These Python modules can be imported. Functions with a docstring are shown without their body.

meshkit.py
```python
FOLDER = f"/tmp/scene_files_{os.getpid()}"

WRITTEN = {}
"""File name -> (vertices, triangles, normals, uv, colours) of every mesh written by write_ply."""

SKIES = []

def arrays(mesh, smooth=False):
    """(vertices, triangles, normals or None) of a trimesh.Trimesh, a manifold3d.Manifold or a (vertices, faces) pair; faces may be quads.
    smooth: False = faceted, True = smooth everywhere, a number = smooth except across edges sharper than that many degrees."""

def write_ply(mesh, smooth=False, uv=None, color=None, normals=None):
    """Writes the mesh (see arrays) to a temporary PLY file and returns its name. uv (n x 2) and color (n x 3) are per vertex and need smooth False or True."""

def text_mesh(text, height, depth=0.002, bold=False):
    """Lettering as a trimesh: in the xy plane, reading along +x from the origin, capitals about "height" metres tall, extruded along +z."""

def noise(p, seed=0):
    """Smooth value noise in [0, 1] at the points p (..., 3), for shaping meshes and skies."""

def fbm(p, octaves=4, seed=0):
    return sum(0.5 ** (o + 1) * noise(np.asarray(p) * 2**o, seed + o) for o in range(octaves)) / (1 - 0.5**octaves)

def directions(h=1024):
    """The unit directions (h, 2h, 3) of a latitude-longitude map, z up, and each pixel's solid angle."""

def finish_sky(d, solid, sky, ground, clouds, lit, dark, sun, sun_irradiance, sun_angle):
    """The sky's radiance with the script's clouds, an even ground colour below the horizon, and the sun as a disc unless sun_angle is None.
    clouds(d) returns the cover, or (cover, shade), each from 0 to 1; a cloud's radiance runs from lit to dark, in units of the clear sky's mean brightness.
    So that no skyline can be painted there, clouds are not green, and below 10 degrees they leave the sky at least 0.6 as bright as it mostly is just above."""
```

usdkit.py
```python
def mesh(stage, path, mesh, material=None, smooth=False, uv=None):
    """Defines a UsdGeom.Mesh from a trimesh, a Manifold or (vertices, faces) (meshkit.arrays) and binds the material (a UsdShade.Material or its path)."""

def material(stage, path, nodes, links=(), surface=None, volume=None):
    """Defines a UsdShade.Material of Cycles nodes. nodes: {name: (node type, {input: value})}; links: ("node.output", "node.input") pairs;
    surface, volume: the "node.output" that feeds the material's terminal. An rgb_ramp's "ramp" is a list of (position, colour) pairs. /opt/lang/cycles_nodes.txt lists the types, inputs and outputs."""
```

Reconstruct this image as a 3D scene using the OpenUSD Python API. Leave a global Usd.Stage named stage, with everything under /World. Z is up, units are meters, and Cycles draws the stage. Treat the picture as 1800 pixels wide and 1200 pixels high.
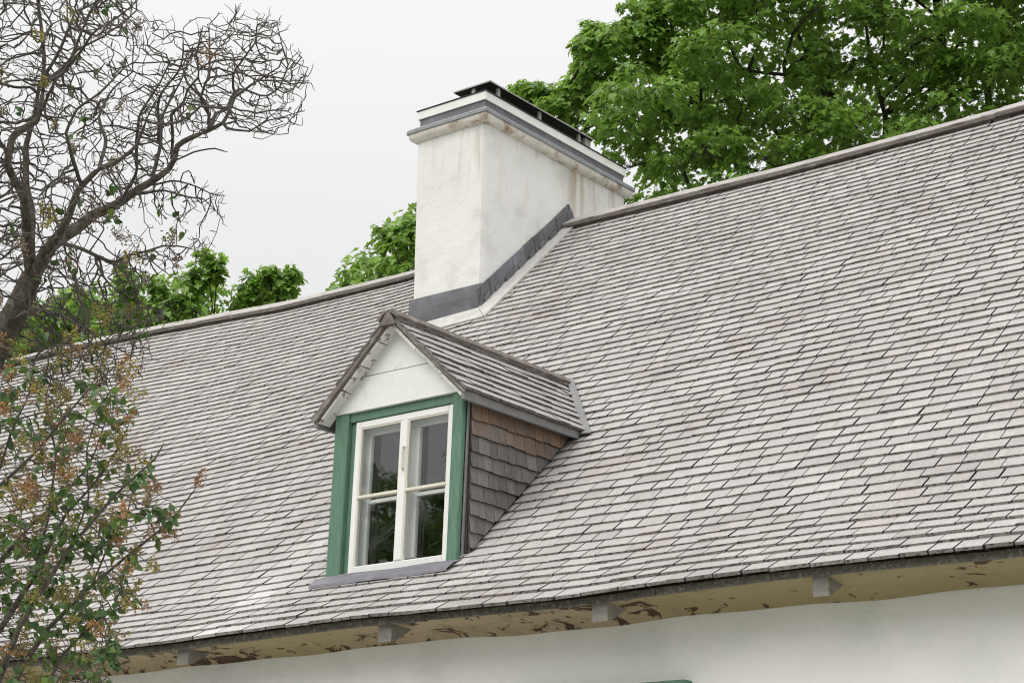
import math, random
import numpy as np
import trimesh
import usdkit, meshkit
from pxr import Usd, UsdGeom, UsdLux, UsdShade, Gf, Sdf, Vt
from scipy.spatial import cKDTree
from shapely.geometry import Polygon, box as sbox

rng = np.random.default_rng(7)
random.seed(7)
stage = Usd.Stage.CreateInMemory()
UsdGeom.SetStageUpAxis(stage, UsdGeom.Tokens.z)
UsdGeom.SetStageMetersPerUnit(stage, 1.0)
UsdGeom.Xform.Define(stage, '/World')
UsdGeom.Scope.Define(stage, '/World/Looks')

# ------------------------------------------------------------------ camera, sky, sun, exposure
EYE = 1.65                                   # height of the photographer's eye above the lawn
YAW, PITCH, ROLL, FPX = 0.66067, 0.30405, 0.01573, 3256.8
IW, IH = 1800.0, 1200.0
EXPOSURE = 0.22
SKY_STRENGTH = 0.1
SUN_I, SUN_ANGLE, SUN_EL, SUN_AZ = 0.40, 50.0, math.radians(46), math.radians(190)   # azimuth = atan2(x, y)


def cam_axes():
    f = np.array([-math.sin(YAW) * math.cos(PITCH), math.cos(YAW) * math.cos(PITCH), math.sin(PITCH)])
    r = np.array([math.cos(YAW), math.sin(YAW), 0.0])
    u = np.cross(r, f)
    c, s = math.cos(ROLL), math.sin(ROLL)
    return c * r + s * u, -s * r + c * u, f


CR, CU, CF = cam_axes()
cam = UsdGeom.Camera.Define(stage, '/World/camera')
cam.CreateFocalLengthAttr(FPX / IW * 36.0)
cam.CreateHorizontalApertureAttr(36.0)
cam.CreateVerticalApertureAttr(36.0 * 682 / 1024)
cam.CreateClippingRangeAttr(Gf.Vec2f(0.1, 2000))
cam.CreateExposureAttr(EXPOSURE)
b = -CF
cam.AddTransformOp().Set(Gf.Matrix4d(CR[0], CR[1], CR[2], 0, CU[0], CU[1], CU[2], 0, b[0], b[1], b[2], 0, 0, 0, EYE, 1))

sun_dir = np.array([math.sin(SUN_AZ) * math.cos(SUN_EL), math.cos(SUN_AZ) * math.cos(SUN_EL), math.sin(SUN_EL)])
sky_mat = usdkit.material(stage, '/World/Looks/overcast_sky', {
    'tc': ('texture_coordinate', {}),
    'sep': ('separate_xyz', {}),
    'up': ('map_range', {'from_min': 0.0, 'from_max': 1.0, 'to_min': 0.0, 'to_max': 1.0, 'clamp': True}),
    'ramp': ('rgb_ramp', {'ramp': [(0.0, (6.9, 6.93, 6.9)), (0.2, (7.2, 7.23, 7.2)), (0.35, (7.5, 7.52, 7.48)), (0.5, (8.5, 8.5, 8.43)), (0.75, (11.8, 11.7, 11.5)), (1.0, (14.3, 14.2, 13.9))]}),
    'n': ('noise_texture', {'scale': 1.6, 'detail': 4.0, 'roughness': 0.5}),
    'nr': ('map_range', {'from_min': 0.3, 'from_max': 0.7, 'to_min': 0.98, 'to_max': 1.02}),
    'cl': ('mix', {'mix_type': 'multiply', 'fac': 1.0}),
    'sky': ('sky_texture', {'sky_type': 'single_scattering', 'sun_disc': False, 'sun_elevation': SUN_EL, 'sun_rotation': SUN_AZ, 'aerosol_density': 2.0}),
    'mx': ('mix', {'mix_type': 'mix', 'fac': 0.96}),
    'bg': ('background_shader', {'strength': SKY_STRENGTH}),
}, [('tc.generated', 'sep.vector'), ('sep.z', 'up.value'), ('up.result', 'ramp.fac'), ('tc.generated', 'n.vector'), ('n.fac', 'nr.value'),
    ('ramp.color', 'cl.color1'), ('nr.result', 'cl.color2'), ('sky.color', 'mx.color1'), ('cl.color', 'mx.color2'), ('mx.color', 'bg.color')], surface='bg.background')
dome = UsdLux.DomeLight.Define(stage, '/World/sky')
UsdShade.MaterialBindingAPI.Apply(dome.GetPrim()).Bind(sky_mat)
dome.GetPrim().SetCustomDataByKey('kind', 'structure')
dome.GetPrim().SetCustomDataByKey('label', 'white overcast sky above the roof and trees')
sun = UsdLux.DistantLight.Define(stage, '/World/sun')
sun.CreateIntensityAttr(SUN_I)
sun.CreateAngleAttr(SUN_ANGLE)
sun.CreateNormalizeAttr(True)
sun.CreateColorAttr(Gf.Vec3f(1.0, 0.97, 0.93))
zz = sun_dir
xx = np.cross([0, 0, 1], zz); xx /= np.linalg.norm(xx)
yy = np.cross(zz, xx)
sun.AddTransformOp().Set(Gf.Matrix4d(*xx, 0, *yy, 0, *zz, 0, 0, 0, 30, 1))

# ------------------------------------------------------------------ helpers
_used = {}


def numbered(parent, name):
    k = (parent, name)
    n = _used.get(k, 0)
    _used[k] = n + 1
    return name if n == 0 else f'{name}_{n:03d}'


def ppath(parent):
    return '/World' if parent is None else (parent if isinstance(parent, str) else str(parent.GetPath()))


def custom(prim, label=None, category=None, group=None, kind=None):
    for k, v in (('label', label), ('category', category), ('group', group), ('kind', kind)):
        if v:
            prim.SetCustomDataByKey(k, v)
    return prim


def obj(name, mesh, mat, parent=None, smooth=False, tone=None, **cd):
    p = ppath(parent)
    path = p + '/' + numbered(p, name)
    m = usdkit.mesh(stage, path, mesh, MATS[mat] if isinstance(mat, str) else mat, smooth=smooth)
    if tone is not None:
        t = np.asarray(tone, np.float32)
        if t.ndim == 1:
            t = np.tile(t, (len(m.GetPointsAttr().Get()), 1))
        UsdGeom.PrimvarsAPI(m).CreatePrimvar('tone', Sdf.ValueTypeNames.Color3fArray, 'vertex').Set(Vt.Vec3fArray.FromNumpy(t))
    return custom(m.GetPrim(), **cd)


def thing(name, label, category, loc=(0, 0, 0), group=None, kind=None):
    path = '/World/' + numbered('/World', name)
    x = UsdGeom.Xform.Define(stage, path)
    if any(loc):
        x.AddTranslateOp().Set(Gf.Vec3d(*map(float, loc)))
    return custom(x.GetPrim(), label, category, group, kind)


def join(ms):
    return trimesh.util.concatenate(ms)


def bx(x0, x1, y0, y1, z0, z1):
    m = trimesh.creation.box((x1 - x0, y1 - y0, z1 - z0))
    m.apply_translation(((x0 + x1) / 2, (y0 + y1) / 2, (z0 + z1) / 2))
    return m


def bevel_box(x0, x1, y0, y1, z0, z1, r=0.006):
    """box with chamfered edges as a hull"""
    pts = []
    for X, sx in ((x0, 1), (x1, -1)):
        for Y, sy in ((y0, 1), (y1, -1)):
            for Z, sz in ((z0, 1), (z1, -1)):
                pts += [(X + sx * r, Y + sy * r, Z), (X + sx * r, Y, Z + sz * r), (X, Y + sy * r, Z + sz * r)]
    return trimesh.convex.convex_hull(np.array(pts))


HEX = np.array([[0, 1, 2], [0, 2, 3], [4, 6, 5], [4, 7, 6], [0, 4, 5], [0, 5, 1], [1, 5, 6], [1, 6, 2], [2, 6, 7], [2, 7, 3], [3, 7, 4], [3, 4, 0]])


def sheet(x0, x1, y, z0, z1):
    return trimesh.Trimesh([(x0, y, z0), (x1, y, z0), (x1, y, z1), (x0, y, z1)], [[0, 1, 2], [0, 2, 3]], process=False)


def hexa(P):
    """8 corners: 0-3 one face (loop), 4-7 the opposite face"""
    m = trimesh.Trimesh(np.asarray(P, float), HEX.copy(), process=False)
    if m.volume < 0:
        m.invert()
    return m


def strip(prof, xs, fz=None, thick=None):
    """sheet: a profile of (y, z) points carried along the xs; fz(x, i) is added to z"""
    V, F = [], []
    n = len(prof)
    for x in xs:
        for i, (y, z) in enumerate(prof):
            V.append((x, y, z + (fz(x, i) if fz else 0)))
    for j in range(len(xs) - 1):
        for i in range(n - 1):
            a = j * n + i
            F += [(a, a + n, a + n + 1), (a, a + n + 1, a + 1)]
    return trimesh.Trimesh(V, F, process=False)


def tube(P, Rr, k=6):
    """tapered tube through the points P with radii Rr"""
    P = np.asarray(P, float); Rr = np.asarray(Rr, float)
    T = np.gradient(P, axis=0)
    T /= np.linalg.norm(T, axis=1, keepdims=True) + 1e-12
    a = np.cross(T[0], [0.31, 0.77, 0.55]); a /= np.linalg.norm(a)
    V = []
    ang = np.arange(k) * 2 * np.pi / k
    for i in range(len(P)):
        a = a - T[i] * (a @ T[i]); a /= np.linalg.norm(a) + 1e-12
        c = np.cross(T[i], a)
        V.append(P[i] + Rr[i] * (np.cos(ang)[:, None] * a + np.sin(ang)[:, None] * c))
    V = np.concatenate(V)
    i = np.repeat(np.arange(len(P) - 1), k); j = np.tile(np.arange(k), len(P) - 1)
    A = i * k + j; B = i * k + (j + 1) % k
    F = np.concatenate([np.stack([A, B, B + k], 1), np.stack([A, B + k, A + k], 1)])
    return V, F


def merge_vf(parts):
    V, F, o = [], [], 0
    for v, f in parts:
        V.append(v); F.append(f + o); o += len(v)
    return np.concatenate(V), np.concatenate(F)


def ray_point(px, py, depth):
    """a point at the given distance along the view axis (for laying out trees around the traced limbs)"""
    return np.array([0, 0, EYE]) + depth * (CF + CR * (px - IW / 2) / FPX - CU * (py - IH / 2) / FPX)


def to_px(P):
    q = np.atleast_2d(P) - np.array([0, 0, EYE])
    d = q @ CF
    return np.stack([IW / 2 + FPX * (q @ CR) / d, IH / 2 - FPX * (q @ CU) / d], 1), d


# ------------------------------------------------------------------ materials
MATS = {}


def mat(name, nodes, links, surface='p.BSDF'):
    MATS[name] = usdkit.material(stage, '/World/Looks/' + name, nodes, links, surface=surface)


def plain(name, color, rough=0.7, var=0.12, scale=6.0, bump=0.0, bscale=80.0, spec=0.3, metallic=0.0, stain=None, stain_at=(0.55, 0.75), stain_scale=3.0, detail=6.0, pieces=0.0):
    """a colour with uneven tone, optional blotches of a second colour, and fine relief"""
    c = np.array(color)
    nodes = {'g': ('geometry', {}),
             'n': ('noise_texture', {'scale': scale, 'detail': detail, 'roughness': 0.6}),
             'r': ('rgb_ramp', {'ramp': [(0.25, tuple(c * (1 - var))), (0.75, tuple(np.minimum(c * (1 + var), 0.9)))]}),
             'p': ('principled_bsdf', {'roughness': rough, 'specular_ior_level': spec, 'metallic': metallic})}
    links = [('g.position', 'n.vector'), ('n.fac', 'r.fac')]
    out = 'r.color'
    if stain is not None:
        nodes['sn'] = ('noise_texture', {'scale': stain_scale, 'detail': 8.0, 'roughness': 0.65, 'distortion': 0.4})
        nodes['sr'] = ('rgb_ramp', {'ramp': [(stain_at[0], (0, 0, 0)), (stain_at[1], (1, 1, 1))]})
        nodes['sm'] = ('mix', {'mix_type': 'mix', 'color2': stain})
        links += [('g.position', 'sn.vector'), ('sn.fac', 'sr.fac'), ('sr.color', 'sm.fac'), (out, 'sm.color1')]
        out = 'sm.color'
    if pieces:
        nodes['oi'] = ('object_info', {}); nodes['om'] = ('map_range', {'to_min': 1 - pieces, 'to_max': 1 + pieces}); nodes['ox'] = ('mix', {'mix_type': 'multiply', 'fac': 1.0})
        links += [('oi.random', 'om.value'), (out, 'ox.color1'), ('om.result', 'ox.color2')]
        out = 'ox.color'
    links.append((out, 'p.base_color'))
    if bump:
        nodes['bn'] = ('noise_texture', {'scale': bscale, 'detail': 4.0})
        nodes['b'] = ('bump', {'strength': bump, 'distance': 0.01})
        links += [('g.position', 'bn.vector'), ('bn.fac', 'b.height'), ('b.normal', 'p.normal')]
    mat(name, nodes, links)


SLOPE = math.atan(0.90984)


def shingle_mat(name, rot, grain_scale, patch=(0.90, 1.05), rough=0.75, speck=0.35, grain=(0.76, 1.12), edge=0.36):
    """weathered cedar: tone of each piece from its primvar, grain streaks along the slope, blotches and dark specks"""
    mat(name, {
        'g': ('geometry', {}),
        'rot': ('mapping', {'mapping_type': 'point', 'rotation': rot}),
        'st': ('mapping', {'mapping_type': 'point', 'scale': grain_scale}),
        'gn': ('noise_texture', {'scale': 1.0, 'detail': 5.0, 'roughness': 0.7}),
        'gr': ('map_range', {'from_min': 0.25, 'from_max': 0.75, 'to_min': grain[0], 'to_max': grain[1]}),
        'pn': ('noise_texture', {'scale': 1.4, 'detail': 4.0, 'roughness': 0.6}),
        'pr': ('rgb_ramp', {'ramp': [(0.30, (patch[0] * .96, patch[0] * .925, patch[0] * .92)), (0.46, (.98, .974, .97)), (0.66, (patch[1],) * 3)]}),
        'sn': ('noise_texture', {'scale': 70.0, 'detail': 3.0, 'roughness': 0.7}),
        'sr': ('rgb_ramp', {'ramp': [(0.30, (1 - speck,) * 3), (0.44, (1, 1, 1))]}),
        'at': ('attribute', {'attribute': 'tone'}),
        'm1': ('mix', {'mix_type': 'multiply', 'fac': 1.0}),
        'm2': ('mix', {'mix_type': 'multiply', 'fac': 1.0}),
        'm3': ('mix', {'mix_type': 'multiply', 'fac': 1.0}),
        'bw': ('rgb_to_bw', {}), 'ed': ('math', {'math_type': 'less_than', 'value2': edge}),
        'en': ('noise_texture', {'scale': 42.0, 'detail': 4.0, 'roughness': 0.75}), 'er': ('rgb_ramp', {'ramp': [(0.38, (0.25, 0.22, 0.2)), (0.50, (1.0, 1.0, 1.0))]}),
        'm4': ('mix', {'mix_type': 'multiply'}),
        'b': ('bump', {'strength': 0.35, 'distance': 0.004}),
        'p': ('principled_bsdf', {'roughness': rough, 'specular_ior_level': 0.25}),
    }, [('g.position', 'rot.vector'), ('rot.vector', 'st.vector'), ('st.vector', 'gn.vector'), ('gn.fac', 'gr.value'),
        ('g.position', 'pn.vector'), ('pn.fac', 'pr.fac'), ('g.position', 'sn.vector'), ('sn.fac', 'sr.fac'),
        ('at.color', 'm1.color1'), ('gr.result', 'm1.color2'), ('m1.color', 'm2.color1'), ('pr.color', 'm2.color2'),
        ('m2.color', 'm3.color1'), ('sr.color', 'm3.color2'), ('at.color', 'bw.color'), ('bw.val', 'ed.value1'), ('ed.value', 'm4.fac'), ('g.position', 'en.vector'), ('en.fac', 'er.fac'), ('m3.color', 'm4.color1'), ('er.color', 'm4.color2'), ('m4.color', 'p.base_color'), ('gn.fac', 'b.height'), ('b.normal', 'p.normal')])


shingle_mat('weathered_shingle', (-SLOPE, 0, 0), (95.0, 7.0, 60.0))
shingle_mat('dormer_shingle_wood', (0, 0, 0), (9.0, 95.0, 30.0))
shingle_mat('cheek_shingle_wood', (0, 0, 0), (60.0, 110.0, 7.0), patch=(0.8, 1.1), grain=(0.55, 1.2), edge=0.055)
plain('deck_wood', (0.07, 0.055, 0.045), 0.9)
plain('ridge_wood', (0.44, 0.415, 0.395), 0.8, 0.22, 14.0, 0.4, 120.0, stain=(0.16, 0.14, 0.125), stain_at=(0.52, 0.72), stain_scale=5.0, pieces=0.1)
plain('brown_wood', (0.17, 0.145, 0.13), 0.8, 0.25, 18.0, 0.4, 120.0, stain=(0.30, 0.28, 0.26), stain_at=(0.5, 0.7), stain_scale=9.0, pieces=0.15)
plain('eave_wood', (0.12, 0.112, 0.09), 0.9, 0.4, 45.0, 0.5, 120.0, stain=(0.27, 0.25, 0.215), stain_at=(0.52, 0.66), stain_scale=40.0, pieces=0.15)
plain('grey_board', (0.22, 0.22, 0.225), 0.75, 0.18, 12.0, 0.3, 90.0)
plain('tail_wood', (0.25, 0.235, 0.21), 0.85, 0.2, 14.0, 0.4, 90.0, stain=(0.16, 0.13, 0.10), stain_at=(0.55, 0.72), stain_scale=8.0, pieces=0.12)
plain('pale_board', (0.50, 0.49, 0.47), 0.75, 0.15, 10.0, 0.3, 110.0, stain=(0.28, 0.25, 0.22), stain_at=(0.58, 0.78), stain_scale=6.0, pieces=0.08)
plain('slate_metal', (0.13, 0.13, 0.145), 0.5, 0.15, 8.0, 0.15, 40.0, stain=(0.22, 0.225, 0.25), stain_at=(0.5, 0.75), stain_scale=5.0, pieces=0.22)
plain('lead_sheet', (0.26, 0.27, 0.29), 0.5, 0.16, 10.0, 0.2, 40.0, stain=(0.36, 0.38, 0.41), stain_at=(0.5, 0.75), stain_scale=7.0)
plain('apron_metal', (0.175, 0.17, 0.195), 0.5, 0.14, 10.0, 0.15, 40.0, stain=(0.25, 0.245, 0.265), stain_at=(0.5, 0.75), stain_scale=9.0)
plain('black_metal', (0.016, 0.016, 0.02), 0.45, 0.2, 6.0)
plain('grey_metal', (0.34, 0.33, 0.31), 0.5, 0.2, 20.0)
plain('trim_white', (0.78, 0.775, 0.75), 0.5, 0.06, 8.0, 0.1, 60.0)
plain('gable_white', (0.79, 0.80, 0.78), 0.55, 0.05, 6.0, 0.12, 90.0, stain=(0.50, 0.47, 0.42), stain_at=(0.60, 0.78), stain_scale=6.0, pieces=0.03)
plain('peeling_white', (0.66, 0.65, 0.62), 0.6, 0.10, 9.0, 0.3, 60.0, stain=(0.20, 0.16, 0.125), stain_at=(0.565, 0.61), stain_scale=11.0, pieces=0.06)
plain('sash_white', (0.80, 0.80, 0.78), 0.42, 0.04, 8.0, 0.08, 90.0)
plain('sill_white', (0.74, 0.74, 0.72), 0.5, 0.05, 8.0, 0.1, 90.0, stain=(0.33, 0.31, 0.28), stain_at=(0.62, 0.66), stain_scale=30.0)
plain('cream_paint', (0.70, 0.67, 0.56), 0.5, 0.08, 20.0)
plain('reveal_paint', (0.62, 0.65, 0.65), 0.6, 0.05, 8.0)
plain('room_dark', (0.035, 0.032, 0.03), 0.9)
plain('gravel', (0.43, 0.42, 0.40), 0.95, 0.25, 30.0, 0.6, 90.0)  # pale so that the added ground strip bounces more light
plain('lawn_grass', (0.075, 0.095, 0.045), 0.95, 0.35, 2.0, 0.6, 60.0)
mat('soffit_paint', {'g': ('geometry', {}), 'n0': ('noise_texture', {'scale': 0.45, 'detail': 3.0}), 'r0': ('rgb_ramp', {'ramp': [(0.42, (0.31, 0.26, 0.14)), (0.58, (0.38, 0.30, 0.195))]}),
                     'n1': ('noise_texture', {'scale': 5.0, 'detail': 8.0, 'roughness': 0.65, 'distortion': 0.5}), 'r1': ('rgb_ramp', {'ramp': [(0.54, (0, 0, 0)), (0.57, (0.55, 0.55, 0.55))]}), 'm1': ('mix', {'color2': (0.25, 0.225, 0.125)}),
                     'n2': ('noise_texture', {'scale': 6.5, 'detail': 9.0, 'roughness': 0.68, 'distortion': 0.6}), 'n3': ('noise_texture', {'scale': 0.9, 'detail': 2.0}), 'ad': ('math', {'math_type': 'multiply_add', 'value2': 0.35}), 'sx': ('separate_xyz', {}), 'xg': ('map_range', {'from_min': -4.5, 'from_max': -9.0, 'to_min': -0.014, 'to_max': 0.032, 'clamp': True}), 'ax': ('math', {'math_type': 'add'}),
                     'r2': ('rgb_ramp', {'ramp': [(0.745, (0, 0, 0)), (0.76, (1, 1, 1))]}), 'm2': ('mix', {'color2': (0.075, 0.045, 0.028)}),
                     'b': ('bump', {'strength': 0.5, 'distance': 0.012, 'invert': True}), 'p': ('principled_bsdf', {'roughness': 0.8, 'specular_ior_level': 0.2})},
    [('g.position', 'n0.vector'), ('n0.fac', 'r0.fac'), ('g.position', 'n1.vector'), ('n1.fac', 'r1.fac'), ('r1.color', 'm1.fac'), ('r0.color', 'm1.color1'), ('g.position', 'n2.vector'), ('g.position', 'n3.vector'),
     ('n3.fac', 'ad.value1'), ('n2.fac', 'ad.value3'), ('g.position', 'sx.vector'), ('sx.x', 'xg.value'), ('ad.value', 'ax.value1'), ('xg.result', 'ax.value2'), ('ax.value', 'r2.fac'), ('r2.color', 'm2.fac'), ('m1.color', 'm2.color1'), ('m2.color', 'p.base_color'), ('r2.color', 'b.height'), ('b.normal', 'p.normal')])
plain('wall_stucco', (0.80, 0.795, 0.775), 0.8, 0.04, 2.5, 1.0, 10.0, stain=(0.70, 0.715, 0.69), stain_at=(0.5, 0.8), stain_scale=1.4)

# green paint: worn, with darker brushed streaks
mat('green_paint', {'g': ('geometry', {}), 'st': ('mapping', {'mapping_type': 'point', 'scale': (70.0, 70.0, 6.0)}),
                    'n': ('noise_texture', {'scale': 1.0, 'detail': 5.0, 'roughness': 0.65}),
                    'r': ('rgb_ramp', {'ramp': [(0.25, (0.068, 0.135, 0.092)), (0.5, (0.108, 0.208, 0.142)), (0.8, (0.145, 0.258, 0.185))]}),
                    's': ('noise_texture', {'scale': 14.0, 'detail': 8.0, 'roughness': 0.7}),
                    'sr': ('rgb_ramp', {'ramp': [(0.64, (0, 0, 0)), (0.7, (0.75, 0.75, 0.75))]}),
                    'm': ('mix', {'color2': (0.05, 0.085, 0.06)}),
                    'b': ('bump', {'strength': 0.2, 'distance': 0.004}),
                    'p': ('principled_bsdf', {'roughness': 0.55, 'specular_ior_level': 0.35})},
    [('g.position', 'st.vector'), ('st.vector', 'n.vector'), ('n.fac', 'r.fac'), ('g.position', 's.vector'), ('s.fac', 'sr.fac'), ('sr.color', 'm.fac'),
     ('r.color', 'm.color1'), ('m.color', 'p.base_color'), ('n.fac', 'b.height'), ('b.normal', 'p.normal')])

# chimney stucco: lime wash with rusty run-off streaks below the lip
mat('chimney_stucco', {'g': ('geometry', {}),
                       'n': ('noise_texture', {'scale': 2.2, 'detail': 6.0, 'roughness': 0.6}),
                       'r': ('rgb_ramp', {'ramp': [(0.32, (0.60, 0.595, 0.575)), (0.47, (0.735, 0.728, 0.705)), (0.8, (0.79, 0.785, 0.765))]}),
                       'st': ('mapping', {'mapping_type': 'point', 'scale': (7.0, 7.0, 0.75)}),
                       'sn': ('noise_texture', {'scale': 1.0, 'detail': 6.0, 'roughness': 0.6}),
                       'sr': ('rgb_ramp', {'ramp': [(0.53, (0, 0, 0)), (0.68, (1, 1, 1))]}),
                       'sx': ('separate_xyz', {}),
                       'zr': ('map_range', {'from_min': 8.0, 'from_max': 8.9, 'to_min': 0.0, 'to_max': 0.75, 'clamp': True}),
                       'f': ('math', {'math_type': 'multiply'}),
                       'm': ('mix', {'color2': (0.40, 0.32, 0.23)}),
                       'd': ('noise_texture', {'scale': 5.0, 'detail': 8.0, 'roughness': 0.7}),
                       'dr': ('rgb_ramp', {'ramp': [(0.66, (0, 0, 0)), (0.76, (0.5, 0.5, 0.5))]}),
                       'm2': ('mix', {'color2': (0.36, 0.33, 0.29)}),
                       'bn': ('noise_texture', {'scale': 9.0, 'detail': 6.0, 'roughness': 0.6}),
                       'b': ('bump', {'strength': 0.35, 'distance': 0.03}),
                       'wn': ('math', {'math_type': 'multiply_add', 'value2': 0.16, 'value3': -0.08}),
                       'wy': ('math', {'math_type': 'add'}),
                       'yr': ('map_range', {'from_min': 13.5, 'from_max': 14.5, 'to_min': 0.0, 'to_max': 1.0, 'clamp': True}),
                       'yk': ('rgb_ramp', {'ramp': [(0.20, (0, 0, 0)), (0.28, (.12,) * 3), (0.36, (.85,) * 3), (0.43, (.9,) * 3), (0.46, (.15,) * 3), (0.50, (.2,) * 3), (0.53, (.8,) * 3), (0.57, (.75,) * 3), (0.61, (.15,) * 3), (0.70, (.3,) * 3), (0.8, (0, 0, 0))]}),
                       'zk': ('map_range', {'from_min': 8.2, 'from_max': 8.75, 'to_min': 0.35, 'to_max': 0.85, 'clamp': True}),
                       'xk': ('math', {'math_type': 'greater_than', 'value2': -10.2}),
                       'k1': ('math', {'math_type': 'multiply'}), 'k2': ('math', {'math_type': 'multiply'}),
                       'm5': ('mix', {'color2': (0.40, 0.315, 0.225)}),
                       'p': ('principled_bsdf', {'roughness': 0.85, 'specular_ior_level': 0.2})},
    [('g.position', 'n.vector'), ('n.fac', 'r.fac'), ('g.position', 'st.vector'), ('st.vector', 'sn.vector'), ('sn.fac', 'sr.fac'), ('g.position', 'sx.vector'),
     ('sx.z', 'zr.value'), ('sr.color', 'f.value1'), ('zr.result', 'f.value2'), ('f.value', 'm.fac'), ('r.color', 'm.color1'),
     ('g.position', 'd.vector'), ('d.fac', 'dr.fac'), ('n.fac', 'wn.value1'), ('sx.y', 'wy.value1'), ('wn.value', 'wy.value2'), ('wy.value', 'yr.value'), ('yr.result', 'yk.fac'), ('sx.z', 'zk.value'), ('sx.x', 'xk.value1'), ('yk.color', 'k1.value1'), ('zk.result', 'k1.value2'), ('k1.value', 'k2.value1'), ('xk.value', 'k2.value2'), ('k2.value', 'm5.fac'), ('m.color', 'm5.color1'), ('dr.color', 'm2.fac'), ('m5.color', 'm2.color1'), ('m2.color', 'p.base_color'),
     ('g.position', 'bn.vector'), ('bn.fac', 'b.height'), ('b.normal', 'p.normal')])
plain('lip_stucco', (0.66, 0.63, 0.57), 0.85, 0.12, 7.0, 0.6, 22.0, stain=(0.34, 0.24, 0.165), stain_at=(0.50, 0.64), stain_scale=6.0)

mat('window_glass', {'lw': ('layer_weight', {'blend': 0.5}), 'pw': ('math', {'math_type': 'power', 'value2': 5.0}), 'ma': ('math', {'math_type': 'multiply_add', 'value2': 0.9, 'value3': 0.085}),
                     't': ('transparent_bsdf', {'color': (0.93, 0.95, 0.95)}), 'gl': ('glossy_bsdf', {'color': (1, 1, 1), 'roughness': 0.012}),
                     'g': ('geometry', {}), 'n': ('noise_texture', {'scale': 2.2, 'detail': 1.0}), 'b': ('bump', {'strength': 0.05, 'distance': 0.004}), 'm': ('mix_closure', {})},
    [('lw.facing', 'pw.value1'), ('pw.value', 'ma.value1'), ('ma.value', 'm.fac'), ('t.BSDF', 'm.closure1'), ('gl.BSDF', 'm.closure2'), ('g.position', 'n.vector'), ('n.fac', 'b.height'), ('b.normal', 'gl.normal')], surface='m.closure')


def leaf_mat(name, trans):
    mat(name, {'at': ('attribute', {'attribute': 'tone'}), 'p': ('principled_bsdf', {'roughness': 0.40, 'specular_ior_level': 0.5}),
               'hs': ('hsv', {'hue': 0.485, 'saturation': 1.0, 'value': 1.55}), 't': ('translucent_bsdf', {}), 'm': ('mix_closure', {'fac': trans})},
        [('at.color', 'p.base_color'), ('at.color', 'hs.color'), ('hs.color', 't.color'), ('p.BSDF', 'm.closure1'), ('t.BSDF', 'm.closure2')], surface='m.closure')


leaf_mat('maple_leaf', 0.38)
leaf_mat('lilac_leaf', 0.22)
leaf_mat('seed_pod', 0.1)
mat('bark', {'g': ('geometry', {}), 'n': ('noise_texture', {'scale': 26.0, 'detail': 7.0, 'roughness': 0.7, 'distortion': 0.6}),
             'r': ('rgb_ramp', {'ramp': [(0.32, (0.05, 0.043, 0.036)), (0.5, (0.125, 0.108, 0.088)), (0.72, (0.26, 0.235, 0.19))]}),
             'b': ('bump', {'strength': 0.9, 'distance': 0.02}), 'p': ('principled_bsdf', {'roughness': 0.9, 'specular_ior_level': 0.15})},
    [('g.position', 'n.vector'), ('n.fac', 'r.fac'), ('r.color', 'p.base_color'), ('n.fac', 'b.height'), ('b.normal', 'p.normal')])
plain('twig_bark', (0.098, 0.086, 0.076), 0.85, 0.3, 20.0)
plain('maple_bark', (0.065, 0.055, 0.045), 0.9, 0.3, 10.0)

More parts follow.
